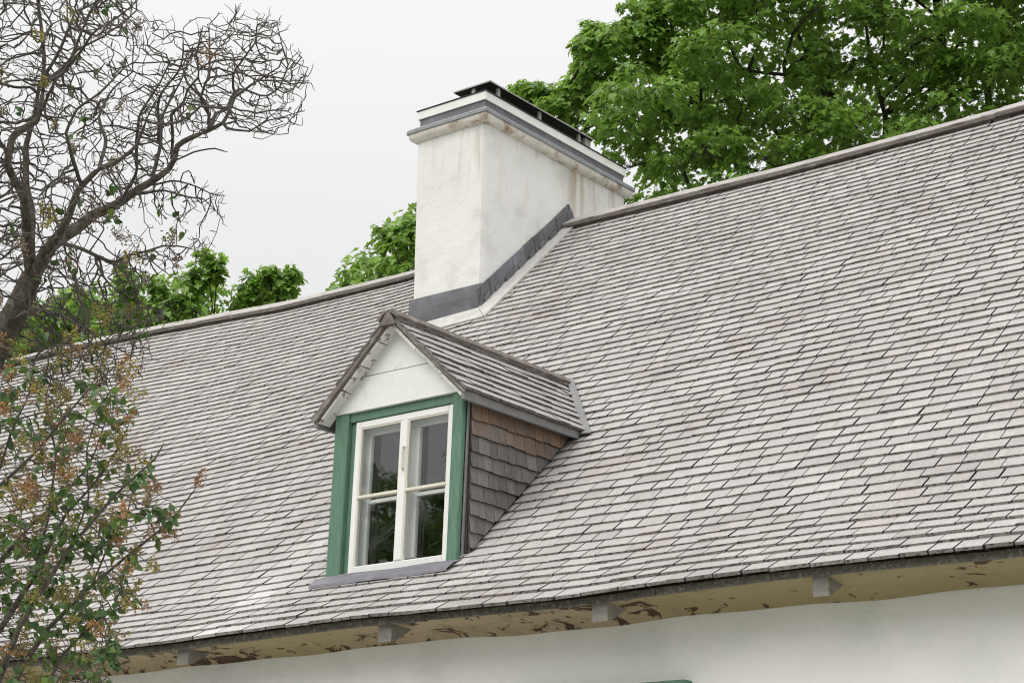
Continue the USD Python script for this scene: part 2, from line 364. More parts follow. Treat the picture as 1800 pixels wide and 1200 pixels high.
# ------------------------------------------------------------------ the lawn
n = 40
gx = np.sort(np.concatenate([np.linspace(-40, 25, 30), [-900, -400, -150, -80, 60, 150, 400, 900]]))
gy = np.sort(np.concatenate([np.linspace(-20, 40, 30), [-900, -400, -150, -60, 80, 150, 400, 900]]))
GX, GY = np.meshgrid(gx, gy, indexing='ij')
V = np.stack([GX.ravel(), GY.ravel(), 0.05 * meshkit.noise(np.stack([GX.ravel() * .2, GY.ravel() * .2, 0 * GX.ravel()], 1)) - 0.05], 1)
i, j = np.meshgrid(np.arange(len(gx) - 1), np.arange(len(gy) - 1), indexing='ij')
a = (i * len(gy) + j).ravel()
F = np.concatenate([np.stack([a, a + len(gy), a + len(gy) + 1], 1), np.stack([a, a + len(gy) + 1, a + 1], 1)])
obj('lawn', (V, F), 'lawn_grass', kind='structure', label='green lawn around the cottage')

obj('gravel_path', strip([(1.6, .035), (8.86, .035)], np.linspace(-24, 1, 30)), 'gravel', kind='structure', label='pale gravel path along the front of the cottage')  # out-of-view ground strip, added to bounce light up at the cottage front

# ------------------------------------------------------------------ the cottage: roof shape
E = EYE
M1 = 0.90984
YK, ZK = 9.05, 2.2067 + E               # where the slope breaks into the flared eave
YE, ZE = 8.425, 1.775 + E               # eave edge
YR, ZR = 13.842, 6.5666 + E             # ridge
M2 = (ZK - ZE) / (YK - YE)
L2 = math.hypot(YK - YE, ZK - ZE)
L1 = math.hypot(YR - YK, ZR - ZK)
LT = L1 + L2
XA, XB = -22.0, -1.2                    # gable ends
SURF = 0.030                            # shingle build-up above the deck


def ridge_sag(x):
    return np.interp(x, [-22, -17.3, -15.8, -13.9, -12.1, -11.2, -10.06, -8.7, -7.5, -5.4, -1], [.08, .08, .02, -.085, -.10, -.06, .02, .01, 0.0, .02, .03])


def eave_sag(x):
    return .6 * np.interp(x, [-22, -10, -9.4, -8.9, -7.76, -6.9, -6.09, -5.49, -4.7, -4.1, -3.5, -1], [-.02, -.02, -.026, -.007, .02, -.005, -.02, .005, .022, .010, -.006, 0])


def roof_z(y):
    return np.where(y < YK, ZE + M2 * (y - YE), ZK + M1 * (y - YK))


_st = np.linspace(-.1, LT + .3, 1600)
_a1, _a2 = math.atan2(ZR - ZK, YR - YK), math.atan2(ZK - ZE, YK - YE)
_ang = _a2 + (_a1 - _a2) * np.clip((_st - (L2 - .38)) / .76, 0, 1)
_ds = _st[1] - _st[0]
_yt = np.concatenate([[0], np.cumsum(np.cos((_ang[1:] + _ang[:-1]) / 2) * _ds)])
_zt = np.concatenate([[0], np.cumsum(np.sin((_ang[1:] + _ang[:-1]) / 2) * _ds)])
_yt += YE - np.interp(0, _st, _yt)
_zt += ZE - np.interp(0, _st, _zt)


def roof_pt(x, s, h=0.0):
    """point of the roof at x, s metres up the slope from the eave, h above the deck"""
    x = np.asarray(x, float); s = np.asarray(s, float)
    s = s + 0 * x
    y, z, ang = np.interp(s, _st, _yt), np.interp(s, _st, _zt), np.interp(s, _st, _ang)
    w = np.clip((s - L2 * .5) / LT, 0, 1.1)
    z = z + ridge_sag(x) * w + eave_sag(x) * np.clip(1 - s / 1.5, 0, 1)
    z = z + 0.012 * (meshkit.noise(np.stack([x * .9, s * .9, 0 * x], -1), 3) - .5)
    z = z - 0.012 - 0.028 * np.clip(s / L2, 0, 1)
    ny, nz = -np.sin(ang), np.cos(ang)
    return np.stack([x, y + ny * h, z + nz * h], -1)


def s_of_y(y):
    return np.where(y < YK, (y - YE) / (YK - YE) * L2, L2 + (y - YK) / (YR - YK) * L1)


# dormer dimensions
DXL, DXR, DY, DZB, DZT = -8.547, -7.397, 9.044, 2.201 + E, 3.329 + E
DXC = (DXL + DXR) / 2
DRZ, DYF, DYB = 3.946 + E, 8.910, 10.942     # dormer ridge height, front edge of its roof, where its ridge meets the roof
DEO, DEZ, DYEB = 0.095, 3.31 + E, 10.272
DSL = (DRZ - DEZ) / (DXR + DEO - DXC)
# chimney
CX0, CX1, CY0, CY1 = -10.891, -10.060, 12.469, 14.82
CZT = 7.24 + E


def y_meet(z):
    return YK + (z - ZK) / M1


def hidden(x, y):
    """inside the dormer or the chimney in plan"""
    x = np.asarray(x); y = np.asarray(y)
    zr = DRZ - DSL * np.abs(x - DXC)
    ind = (x > DXL + .03) & (x < DXR - .03) & (y > DY + .05) & (y < y_meet(zr) - .12)
    inc = (x > CX0 + .02) & (x < CX1 - .02) & (y > CY0 + .02)
    return ind | inc


cottage = thing('cottage', 'old white cottage with long weathered grey shingle roof, one dormer and a chimney', 'cottage')

# deck under the shingles, with the dormer and chimney openings left out
ss = np.concatenate([[0, L2 * .5, L2], np.linspace(L2, LT, 44)[1:]])
xs = np.arange(XA, XB + .01, 0.13)
PX, PS = np.meshgrid(xs, ss, indexing='ij')
P = roof_pt(PX.ravel(), PS.ravel(), -0.004)
i, j = np.meshgrid(np.arange(len(xs) - 1), np.arange(len(ss) - 1), indexing='ij')
a = (i * len(ss) + j).ravel()
cen = (P[a] + P[a + len(ss) + 1]) / 2
ok = ~hidden(cen[:, 0], cen[:, 1])
a = a[ok]
F = np.concatenate([np.stack([a, a + len(ss), a + len(ss) + 1], 1), np.stack([a, a + len(ss) + 1, a + 1], 1)])
roof = obj('roof', (P, F), 'deck_wood', cottage)
# plain back slope
back = strip([(YR, ZR), (2 * YR - YE, ZE)], np.linspace(XA, XB, 60), lambda x, i: float(ridge_sag(x)) * (1 - i) + 0.02)
obj('back_slope', join([back]), 'ridge_wood', cottage)


def shingle_box(c00, c10, c11, c01, t0, t1, nrm):
    """slab from its four lower-face corners (butt left, butt right, top right, top left): thickness t0 at the butt, t1 at the top"""
    lo = np.array([c00, c10, c11, c01])
    hi = lo + nrm * np.array([[t0], [t0], [t1], [t1]])
    return np.concatenate([lo, hi])


# faces: top, butt, left, right (the underside is left out, and the hidden upper end)
SH_V = [4, 5, 6, 7, 0, 1, 5, 4, 0, 4, 7, 3, 1, 2, 6, 5]
SH_F = np.array([[0, 1, 2], [0, 2, 3], [4, 5, 6], [4, 6, 7], [8, 9, 10], [8, 10, 11], [12, 13, 14], [12, 14, 15]])


def roof_tone():
    t = rng.normal(0.455, 0.019)
    if rng.random() < 0.06:
        t *= 0.94
    w = rng.normal(0, 0.006)
    return np.array([t * (1.0 + w), t * 0.960, t * (0.940 - w)])


EXPO = LT / 64.0
shv, shc, shinfo = [], [], []
for k in range(64):
    s0 = k * EXPO - (0.02 if k == 0 else 0)
    x = XA + rng.uniform(0, .2)
    while x < XB:
        w = rng.choice([0.11, 0.135, 0.16, 0.185, 0.225], p=[.14, .24, .28, .22, .12]) * rng.uniform(.9, 1.1)
        x0, x1 = x, min(x + w, XB)
        gap = rng.choice([0.006, 0.008, 0.010, 0.014], p=[.35, .35, .2, .1])
        x = x1 + gap
        ds = rng.normal(0, 0.0025); dr = rng.normal(0, 0.0016)
        yk = float(YE + s0 * (YK - YE) / L2 if s0 < L2 else YK + (s0 - L2) * (YR - YK) / L1)
        yc = yk + .09
        if hidden((x0 + x1) / 2, yc) and hidden(x0 + .02, yc) and hidden(x1 - .02, yc):
            continue
        top = min(s0 + 2 * EXPO * 1.02, LT - 0.002)
        lift = 0.012 + abs(rng.normal(0, 0.0016)); t0 = rng.normal(0.0195, 0.0014)
        q = roof_pt(np.array([x0, x1, x1, x0]), np.array([s0 + ds - dr, s0 + ds + dr, top, top]), np.array([lift, lift + rng.normal(0, .001), 0.0, 0.0]))
        nrm = np.cross(q[1] - q[0], q[3] - q[0]); nrm /= np.linalg.norm(nrm)
        v8 = shingle_box(q[0], q[1], q[2], q[3], t0, 0.004, nrm)
        tone = roof_tone()
        wash = math.exp(-(((x0 + x1) / 2 + 8.95 + .12 * math.sin(yk * 3)) / .30) ** 2) * float(np.clip((10.3 - yk) / .5, 0, 1))
        tone = tone * (1 + .27 * wash * rng.uniform(.6, 1.1)) + np.array([0, .006, .012]) * wash
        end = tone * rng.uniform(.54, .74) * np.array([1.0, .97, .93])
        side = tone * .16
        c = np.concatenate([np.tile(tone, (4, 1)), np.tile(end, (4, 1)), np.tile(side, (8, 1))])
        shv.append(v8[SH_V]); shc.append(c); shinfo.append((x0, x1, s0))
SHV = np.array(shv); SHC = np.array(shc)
# the 300 that show largest in the picture become pieces of their own
topc = SHV[:, :4].reshape(-1, 3)
pxy, dd = to_px(topc)
pxy = pxy.reshape(-1, 4, 2)
vis = np.all((pxy[..., 0] > 5) & (pxy[..., 0] < 1795) & (pxy[..., 1] > 5) & (pxy[..., 1] < 1195), axis=1) & (pxy[:, :, 0].min(1) > 380)
cenp = SHV[:, :4].mean(1)
vis &= ~((cenp[:, 0] > -8.6) & (cenp[:, 0] < -7.0) & (cenp[:, 1] > 8.95) & (cenp[:, 1] < 11.2))
ex = pxy[:, 1] - pxy[:, 0]; ey = (pxy[:, 3] - pxy[:, 0]) * .5
area = np.abs(ex[:, 0] * ey[:, 1] - ex[:, 1] * ey[:, 0]) * vis
big = np.argsort(-area)[:300]
isbig = np.zeros(len(SHV), bool); isbig[big] = True
for k in np.nonzero(isbig)[0]:
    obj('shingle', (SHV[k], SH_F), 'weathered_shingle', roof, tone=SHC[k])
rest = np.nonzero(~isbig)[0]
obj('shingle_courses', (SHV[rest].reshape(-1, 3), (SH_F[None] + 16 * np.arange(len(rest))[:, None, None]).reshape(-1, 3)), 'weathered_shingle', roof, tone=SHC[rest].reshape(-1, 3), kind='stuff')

# ridge boards, butted end to end along the ridge, left out at the chimney
xcuts = [XA, -20.1, -17.6, -15.2, -12.9, CX0 - .02]
xcuts2 = [CX1 + .02, -7.9, -5.55, -3.2, XB]
for cuts in (xcuts, xcuts2):
    for x0, x1 in zip(cuts[:-1], cuts[1:]):
        xx_ = np.linspace(x0 + .002, x1 - .002, 8)
        dz = rng.normal(0, .004)
        fz = lambda x, i: float(ridge_sag(x)) + dz
        # an L of two boards: the front one leans on the slope, the top edge is what shows
        a0 = (YR - .146, ZR - .066); a1 = (YR - .162, ZR - .054); a2 = (YR + .01, ZR + .062); a3 = (YR + .158, ZR - .062); a4 = (YR + .135, ZR - .092)
        m = strip([a0, a1, a2, a3, a4], xx_, fz)
        caps = []
        for xe in (xx_[0], xx_[-1]):
            v = np.array([(xe, y, z + fz(xe, 0)) for y, z in (a0, a1, a2, a3, a4)])
            caps.append(trimesh.Trimesh(v, [[0, 1, 2], [0, 2, 4], [4, 2, 3]], process=False))
        m = join([m] + caps)
        obj('ridge_board', m, 'ridge_wood', roof)
        obj('under_ridge_board', strip([(YR - .138, ZR - .056), (YR - .143, ZR - .060), (YR - .152, ZR - .086), (YR - .10, ZR - .086)], xx_, fz), 'brown_wood', roof)  # dark brown strip added to draw the dark line below each ridge board

# fascia under the eave, in lengths, and the undercourse edge
fx = [XA, -19.4, -16.2, -13.1, -9.95, -7.2, -5.55, -2.9, XB]
for x0, x1 in zip(fx[:-1], fx[1:]):
    xx_ = np.linspace(x0 + .002, x1 - .002, 12)
    h = rng.uniform(.048, .062)
    pr = [(YE + .30, ZE + .17), (YE + .035, ZE - .012), (YE + .035, ZE - h), (YE + .06, ZE - h), (YE + .06, ZE - .02), (YE + .31, ZE + .15)]
    obj('eave_board', strip(pr, xx_, lambda x, i: float(eave_sag(x))), 'eave_wood', roof)
under = strip([(YE + .02, ZE - .004), (YE + .010, ZE + .0), (YE + .03, ZE + .008), (YE + .12, ZE + .03)], np.linspace(XA, XB, 120), lambda x, i: float(eave_sag(x)) + .004 * math.sin(x * 37) * (i == 1))
obj('starter_course', under, 'eave_wood', roof)

# soffit, slightly coved and uneven, painted
YW = 8.87
sp = [(YE + .06, ZE - .044), (YE + .14, ZE - .056), (YE + .30, ZE - .066), (YE + .37, ZE - .078), (YW - .025, ZE - .092), (YW + .0, ZE - .116)]
xs_ = np.linspace(XA + .3, XB - .3, 240)
wav = lambda x, i: float(eave_sag(x)) * (1 - i / 6) + (.006 * math.sin(x * 3.1) + .004 * math.sin(x * 7.7 + 1)) * (0 < i)
obj('soffit', strip(sp, xs_, wav), 'soffit_paint', cottage, smooth=True, label='tan painted soffit with dark peeled patches')
# walls
zs = np.concatenate([np.linspace(-.2, ZE - .4, 10), np.linspace(ZE - .4, ZE - .108, 8)[1:]])
WLX, WRX, WLZ0, WLZ1 = -6.77, -5.60, 1.35, 2.912
wx = np.sort(np.concatenate([np.linspace(XA + .3, XB - .3, 160), [WLX + .05, WRX - .05]]))
zs = np.sort(np.concatenate([zs, [WLZ0 + .03, WLZ1 - .03]]))
V, F = [], []
for x in wx:
    for z in zs:
        V.append((x, YW + .012 * (meshkit.noise(np.array([x * .8, z * .8, 1.0]), 5) - .5) * 2, z + (wav(x, 5) if z == zs[-1] else 0)))
nz_ = len(zs)
for jx in range(len(wx) - 1):
    for jz in range(nz_ - 1):
        xm, zm = (wx[jx] + wx[jx + 1]) / 2, (zs[jz] + zs[jz + 1]) / 2
        if WLX + .05 < xm < WRX - .05 and WLZ0 + .03 < zm < WLZ1 - .03:
            continue
        q = jx * nz_ + jz
        F += [(q, q + nz_, q + nz_ + 1), (q, q + nz_ + 1, q + 1)]
obj('wall', trimesh.Trimesh(V, F, process=False), 'wall_stucco', cottage, smooth=True, label='white stucco front wall under the eave')
for xe in (XA + .3, XB - .3):
    y2 = 2 * YR - YW
    v = [(xe, YW + .02, -.2), (xe, y2, -.2), (xe, y2, ZE - .1), (xe, YR, ZR - .1), (xe, YW + .02, ZE - .1)]
    obj('gable_wall', trimesh.Trimesh(v, [[0, 1, 2], [0, 2, 3], [0, 3, 4]], process=False), 'wall_stucco', cottage)
obj('back_wall', bx(XA + .3, XB - .3, 2 * YR - YW, 2 * YR - YW + .1, -.2, ZE), 'wall_stucco', cottage)
# window below the eave: only its green head shows at the bottom of the picture
win = obj('window', join([bevel_box(WLX, WLX + .1, YW - .05, YW + .1, WLZ0, WLZ1 - .085), bevel_box(WRX - .1, WRX, YW - .05, YW + .1, WLZ0, WLZ1 - .085),
                          bevel_box(WLX, WRX, YW - .05, YW + .1, WLZ0 - .08, WLZ0)]), 'green_paint', cottage)
obj('window_head', bevel_box(WLX - .03, WRX + .02, YW - .085, YW + .1, WLZ1 - .085, WLZ1 + .045, .008), 'green_paint', win)
obj('sash', join([bx(WLX + .1, WLX + .15, YW, YW + .05, WLZ0, WLZ1 - .085), bx(WRX - .15, WRX - .1, YW, YW + .05, WLZ0, WLZ1 - .085), bx(WLX + .15, WRX - .15, YW, YW + .05, WLZ1 - .14, WLZ1 - .085),
                  bx(WLX + .15, WRX - .15, YW, YW + .05, WLZ0, WLZ0 + .06), bx((WLX + WRX) / 2 - .03, (WLX + WRX) / 2 + .03, YW + .002, YW + .048, WLZ0 + .06, WLZ1 - .14)]), 'sash_white', win)
obj('pane', sheet(WLX + .14, WRX - .14, YW + .02, WLZ0 + .05, WLZ1 - .13), 'window_glass', win)

# rafter tails: sawn wedges that stick out below the soffit
for xt, wdt, hh in ((-10.62, .13, .10), (-9.345, .13, .098), (-7.553, .125, .105), (-5.95, .122, .098), (-4.56, .105, .102), (-3.05, .12, .1), (-12.3, .12, .1), (-13.9, .12, .1), (-15.6, .12, .1)):
    yf = 8.495
    zt = ZE - .043 + float(eave_sag(xt)); zb_ = zt - hh * 1.08
    prof = [(yf, zb_), (yf, zt), (yf + .20, zt - .012), (yf + .13, zt - .035), (yf + .04, zb_ + .008)]
    wdt *= .82
    v = np.array([(xt - wdt / 2, y, z) for y, z in prof] + [(xt + wdt / 2 + .004, y, z) for y, z in prof])
    m = trimesh.convex.convex_hull(v)
    obj('rafter_tail', m, 'tail_wood', cottage)

# ------------------------------------------------------------------ chimney
def rough_prism(x0, x1, y0, y1, z0, z1, r=.022, amp=.010, seed=1, n=(14, 30, 22)):
    """rounded-corner stucco shaft"""
    from shapely.geometry import Polygon as PG
    poly = sbox(x0 + r, y0 + r, x1 - r, y1 - r).buffer(r, quad_segs=3)
    L = poly.exterior.length
    ts = np.linspace(0, L, 120, endpoint=False)
    ring = np.array([poly.exterior.interpolate(t).coords[0] for t in ts])
    zs_ = np.linspace(z0, z1, n[2])
    c = ring.mean(0)
    V = []
    for z in zs_:
        for p in ring:
            q = np.array([p[0], p[1], z])
            d = (meshkit.fbm(q * 2.2, 3, seed) - .5) * 2 * amp
            o = p - c; o = o / np.linalg.norm(o)
            V.append((p[0] + o[0] * d, p[1] + o[1] * d, z))
    k = len(ring)
    F = []
    for i_ in range(len(zs_) - 1):
        for j_ in range(k):
            a_, b_ = i_ * k + j_, i_ * k + (j_ + 1) % k
            F += [(a_, b_, b_ + k), (a_, b_ + k, a_ + k)]
    V.append((c[0], c[1], z1)); e = len(V) - 1
    o_ = (len(zs_) - 1) * k
    F += [(o_ + j_, o_ + (j_ + 1) % k, e) for j_ in range(k)]
    return trimesh.Trimesh(V, F, process=False)


def frame_ring(x0, x1, y0, y1, prof, r=.03, amp=0.0, seed=2, nring=160):
    """closed moulding round a rectangle: prof = (outward, z) points"""
    V = []
    rings = []
    base = sbox(x0 + r, y0 + r, x1 - r, y1 - r)
    for (o, z) in prof:
        poly = base.buffer(max(r + o, .001), quad_segs=2, join_style=2)
        ts = np.linspace(0, 1, nring, endpoint=False)
        ring = np.array([poly.exterior.interpolate(t, normalized=True).coords[0] for t in ts])
        # start all rings at the same corner direction
        k0 = np.argmin(np.abs(np.arctan2(ring[:, 1] - (y0 + y1) / 2, ring[:, 0] - (x0 + x1) / 2)))
        ring = np.roll(ring, -k0, axis=0)
        P_ = np.concatenate([ring, np.full((nring, 1), z)], 1)
        if amp:
            P_[:, 2] += (meshkit.fbm(P_ * 3.0, 3, seed) - .5) * 2 * amp
            d_ = (meshkit.fbm(P_ * 4.0, 3, seed + 1) - .5) * 2 * amp
            P_[:, :2] += d_[:, None] * (ring - ring.mean(0)) / np.linalg.norm(ring - ring.mean(0), axis=1, keepdims=True)
        rings.append(P_)
    V = np.concatenate(rings)
    F = []
    for i_ in range(len(prof) - 1):
        for j_ in range(nring):
            a_, b_ = i_ * nring + j_, i_ * nring + (j_ + 1) % nring
            F += [(a_, b_, b_ + nring), (a_, b_ + nring, a_ + nring)]
    return trimesh.Trimesh(V, F, process=False)


chim = obj('chimney', rough_prism(CX0, CX1, CY0, CY1, roof_z(CY0) - .3, CZT), 'chimney_stucco', cottage, smooth=50)
zc = CZT - .06
lip = frame_ring(CX0, CX1, CY0, CY1, [(0.0, zc), (.035, zc + .008), (.062, zc + .03), (.068, zc + .06), (.066, zc + .085), (-.02, zc + .10)], amp=.009)
obj('lip', lip, 'lip_stucco', chim, smooth=60, label='rounded plaster lip with rusty stains')
zl = zc + .075
obj('lead_apron', frame_ring(CX0, CX1, CY0, CY1, [(.066, zl + .002), (.080, zl + .0), (.082, zl + .03), (.066, zl + .050), (-.045, zl + .088)], amp=.003), 'lead_sheet', chim, smooth=40)
obj('metal_band', frame_ring(CX0 + .045, CX1, CY0, CY1 - .06, [(.012, zl + .075), (.012, zl + .185), (0, zl + .185)], r=.004), 'slate_metal', chim)
zt_ = zl + .155
obj('top_trim', frame_ring(CX0 + .045, CX1, CY0, CY1 - .06, [(.010, zt_ - .004), (.028, zt_ - .004), (.028, zt_ + .078), (.0, zt_ + .078)], r=.004), 'trim_white', chim)
obj('top_plate', join([bx(CX0 + .045 - .036, CX1 + .036, CY0 - .036, CY1 - .024, zt_ + .080, zt_ + .090)]), 'black_metal', chim)
# rain cap: a thin plate on four pairs of straps
xcc = (CX0 + CX1) / 2
cz = 7.775 + E
cp = [(xcc - .225, 12.78), (xcc + .225, 12.78), (xcc + .225, 14.52), (xcc - .225, 14.52)]
cap = join([bx(xcc - .225, xcc + .225, 12.78, 14.52, cz, cz + .006)])
obj('rain_cap', cap, 'black_metal', chim)
obj('cap_rim', join([bx(xcc - .228, xcc + .228, 12.776, 12.7795, cz - .004, cz + .011), bx(xcc + .2255, xcc + .229, 12.776, 14.523, cz - .004, cz + .011), bx(xcc - .229, xcc - .2255, 12.776, 14.523, cz - .004, cz + .011)]), 'grey_metal', chim)
for yy_ in (12.95, 13.62, 14.3):
    for sx in (-1, 1):
        obj('cap_strap', bx(xcc + sx * .19 - .012, xcc + sx * .19 + .012, yy_ - .02, yy_ + .02, zt_ + .09, cz), 'grey_metal', chim)
obj('cap_strap', bx(xcc - .02, xcc + .02, 12.80, 12.815, zt_ + .09, cz), 'grey_metal', chim)
obj('cap_bracket', bx(xcc + .10, xcc + .2, 14.40, 14.50, cz - .09, cz - .002), 'grey_metal', chim)

# flashing round the chimney foot: two long metal strips in front, stepped plates up the side
def on_roof_s(x, y, h):
    return roof_pt(np.array([x]), np.array([float(s_of_y(y))]), np.array([h]))[0] + np.array([0, 0, .04])


FX = CX1 + .022
zf0 = float(on_roof_s(-10.4, CY0, .04)[2])
for k_, (za, zb2, out) in enumerate(((.0, .118, .030), (.108, .226, .022))):
    obj('flashing_strip', bevel_box(CX0 - .02, CX1 + out, CY0 - out, CY0 + .01, zf0 + za - .03, zf0 + zb2, .003), 'slate_metal', chim)
y = CY0 - .02
kk = 0
while y < YR - .02:
    wl = rng.uniform(.13, .21)
    y2 = min(y + wl, YR + .02)
    za, zb2 = float(on_roof_s(FX, y, 0)[2]), float(on_roof_s(FX, y2, 0)[2])
    x_in, x_out = CX1 - .005, CX1 + .014 + .006 * (kk % 2)
    bt, tp = .0, .225 + rng.normal(0, .004)
    v = [(x_in, y, za + bt), (x_in, y2 - .003, zb2 + bt), (x_in, y2 - .003 - .045, zb2 + tp - .04), (x_in, y - .045, za + tp - .04)]
    v2 = [(x_out, a_[1], a_[2]) for a_ in v]
    obj('step_flashing', hexa(v + v2), 'slate_metal', chim)
    xo2 = CX1 + .030
    v = [(CX1 + .002, y + .07, za + .064), (CX1 + .002, y2 - .015, zb2 - .014), (CX1 + .002, y2 - .055, zb2 + .062), (CX1 + .002, y + .035, za + .118)]
    if y2 < YR - .05:
        obj('step_flashing', hexa(v + [(xo2, a_[1], a_[2]) for a_ in v]), 'slate_metal', chim)
    y = y2; kk += 1
# mortar fillet above the plates
def slope_strip(x0, x1, ya, yb, ha, hb, t):
    za, zb2 = float(on_roof_s(x1, ya, 0)[2]), float(on_roof_s(x1, yb, 0)[2])
    return hexa([(x0, ya, za + ha), (x0, yb, zb2 + ha), (x0, yb, zb2 + hb), (x0, ya, za + hb), (x1, ya, za + ha), (x1, yb, zb2 + ha), (x1 - t, yb, zb2 + hb), (x1 - t, ya, za + hb)])


obj('mortar_fillet', slope_strip(CX1 - .01, CX1 + .012, CY0 + .02, YR - .09, .185, .222, .009), 'lip_stucco', chim)
zpk = float(on_roof_s(FX, YR, 0)[2])
obj('flashing_end', hexa([(CX1 - .005, YR - .07, zpk + .0), (CX1 - .005, YR + .07, zpk + .0), (CX1 - .005, YR + .02, zpk + .12), (CX1 - .005, YR - .05, zpk + .19),
                          (CX1 + .024, YR - .07, zpk + .0), (CX1 + .024, YR + .07, zpk + .0), (CX1 + .024, YR + .02, zpk + .12), (CX1 + .024, YR - .05, zpk + .19)]), 'slate_metal', chim)
# pale boards laid on the roof along the foot (side and front)
def roof_board(corners, h0s, t):
    lo = np.array([on_roof_s(x_, y_, h_) for (x_, y_), h_ in zip(corners, h0s)])
    hi = np.array([on_roof_s(x_, y_, h_ + t) for (x_, y_), h_ in zip(corners, h0s)])
    return hexa(np.concatenate([lo, hi]))


obj('foot_board', roof_board([(CX1 + .015, CY0 - .03), (CX1 + .20, CY0 - .19), (CX1 + .13, YR - .09), (CX1 + .015, YR - .05)], [.008, -.004, -.004, .008], .022), 'pale_board', chim)
obj('foot_board', roof_board([(CX0 - .1, CY0 - .16), (CX1 + .198, CY0 - .195), (CX1 + .013, CY0 - .032), (CX0 - .1, CY0 - .02)], [-.002, -.002, .008, .02], .022), 'pale_board', chim)
obj('foot_board', roof_board([(CX0 - .17, CY0 - .15), (CX0 - .01, CY0 - .03), (CX0 - .01, YR - .05), (CX0 - .17, YR - .09)], [.004, .03, .03, .004], .026), 'pale_board', chim)

# ------------------------------------------------------------------ dormer
def lean(m):
    """the old dormer leans a little"""
    v = np.array(m.vertices)
    v[:, 0] += 0.030 * np.clip((v[:, 2] - DZT) / 1.1, -1.2, 0)
    m.vertices = v
    return m


YF = DY - .018                          # face of the green frame
frame = obj('dormer_frame', lean(join([bevel_box(DXL + .135, DXR - .09, YF + .006, YF + .09, DZT - .075, DZT - .002, .004)])), 'green_paint', cottage)
obj('post', lean(bevel_box(DXL + .012, DXL + .135, YF - .012, YF + .09, DZB - .04, DZT + .01, .006)), 'green_paint', frame)
obj('post_return', lean(bevel_box(DXL + .135, DXL + .185, YF + .03, YF + .09, DZB - .03, DZT - .077, .004)), 'green_paint', frame)
obj('post', lean(bevel_box(DXR - .092, DXR - .004, YF - .01, YF + .03, DZB - .03, DZT + .02, .006)), 'green_paint', frame)
obj('corner_strip', lean(bevel_box(DXR - .006, DXR + .007, YF + .033, YF + .055, DZB - .02, DZT - .04, .003)), 'grey_board', frame)

WX0, WX1, WZ0, WZ1 = DXL + .187, DXR - .094, DZB + .0, DZT - .079
def rails(x0, x1, z0, z1, y0, y1, side, top, bot, mid, midx, bars=True):
    out = [bevel_box(x0, x0 + side, y0, y1, z0, z1, .005), bevel_box(x1 - side, x1, y0, y1, z0, z1, .005),
           bevel_box(x0 + side, x1 - side, y0 + .002, y1 - .002, z1 - top, z1, .005),
           bevel_box(midx - mid / 2, midx + mid / 2, y0 - .003, y1, z0 + bot, z1 - top, .006)]
    return out


WMX = (WX0 + WX1) / 2 + .005
sash = obj('dormer_window', lean(join(rails(WX0, WX1, WZ0, WZ1, YF + .012, YF + .06, .047, .047, .055, .066, WMX))), 'sash_white', cottage)
obj('bottom_rail', lean(bevel_box(WX0 + .047, WX1 - .047, YF + .010, YF + .06, WZ0, WZ0 + .052, .005)), 'sill_white', sash)
MZ = WZ0 + (2.722 - 2.201)
for x0, x1 in ((WX0 + .047, WMX - .033), (WMX + .033, WX1 - .047)):
    obj('glazing_bar', lean(bevel_box(x0, x1, YF + .008, YF + .05, MZ - .011, MZ + .011, .004)), 'cream_paint', sash)
    # bead round each pane pair
    obj('bead', lean(join([bx(x0, x0 + .008, YF + .02, YF + .032, WZ0 + .052, WZ1 - .047), bx(x1 - .008, x1, YF + .02, YF + .032, WZ0 + .052, WZ1 - .047), bx(x0 + .008, x1 - .008, YF + .02, YF + .032, WZ1 - .055, WZ1 - .047)])), 'cream_paint', sash)
    for z0, z1 in ((WZ0 + .05, MZ - .009), (MZ + .009, WZ1 - .045)):
        obj('pane', lean(sheet(x0 - .004, x1 + .004, YF + .034, z0, z1)), 'window_glass', sash)
# pull handle on the meeting stile
hz = WZ0 + .66
obj('handle', lean(join([bevel_box(WMX + .004, WMX + .024, YF - .004, YF + .010, hz, hz + .012, .003), bevel_box(WMX + .004, WMX + .024, YF - .004, YF + .010, hz + .148, hz + .16, .003),
                         bevel_box(WMX + .007, WMX + .021, YF - .016, YF - .004, hz, hz + .16, .004)])), 'cream_paint', sash)
# inner window, one hand's depth behind, and the white reveal between the two
YI = YF + .102
inner = obj('inner_window', lean(join(rails(WX0 + .0, WX1, WZ0 + .02, WZ1 - .02, YI, YI + .04, .066, .06, .06, .122, WMX))), 'sash_white', sash)
obj('inner_bar', lean(bx(WX0 + .066, WX1 - .066, YI + .004, YI + .036, MZ - .028, MZ - .004)), 'sash_white', sash)
obj('inner_bottom_rail', lean(bx(WX0 + .066, WX1 - .066, YI + .003, YI + .037, WZ0 + .02, WZ0 + .075)), 'sash_white', sash)
for x0, x1 in ((WX0 + .066, WMX - .061), (WMX + .061, WX1 - .066)):
    obj('inner_pane', lean(sheet(x0 - .004, x1 + .004, YI + .018, WZ0 + .07, WZ1 - .08)), 'window_glass', sash)
obj('reveal', lean(join([bx(WX0 - .01, WX0 + .004, YF + .062, YI + .06, WZ0, WZ1), bx(WX1 - .004, WX1 + .01, YF + .062, YI + .06, WZ0, WZ1),
                         bx(WX0 + .004, WX1 - .004, YF + .062, YI + .06, WZ1 - .012, WZ1), bx(WX0 + .004, WX1 - .004, YF + .062, YI + .06, WZ0, WZ0 + .018)])), 'reveal_paint', sash)
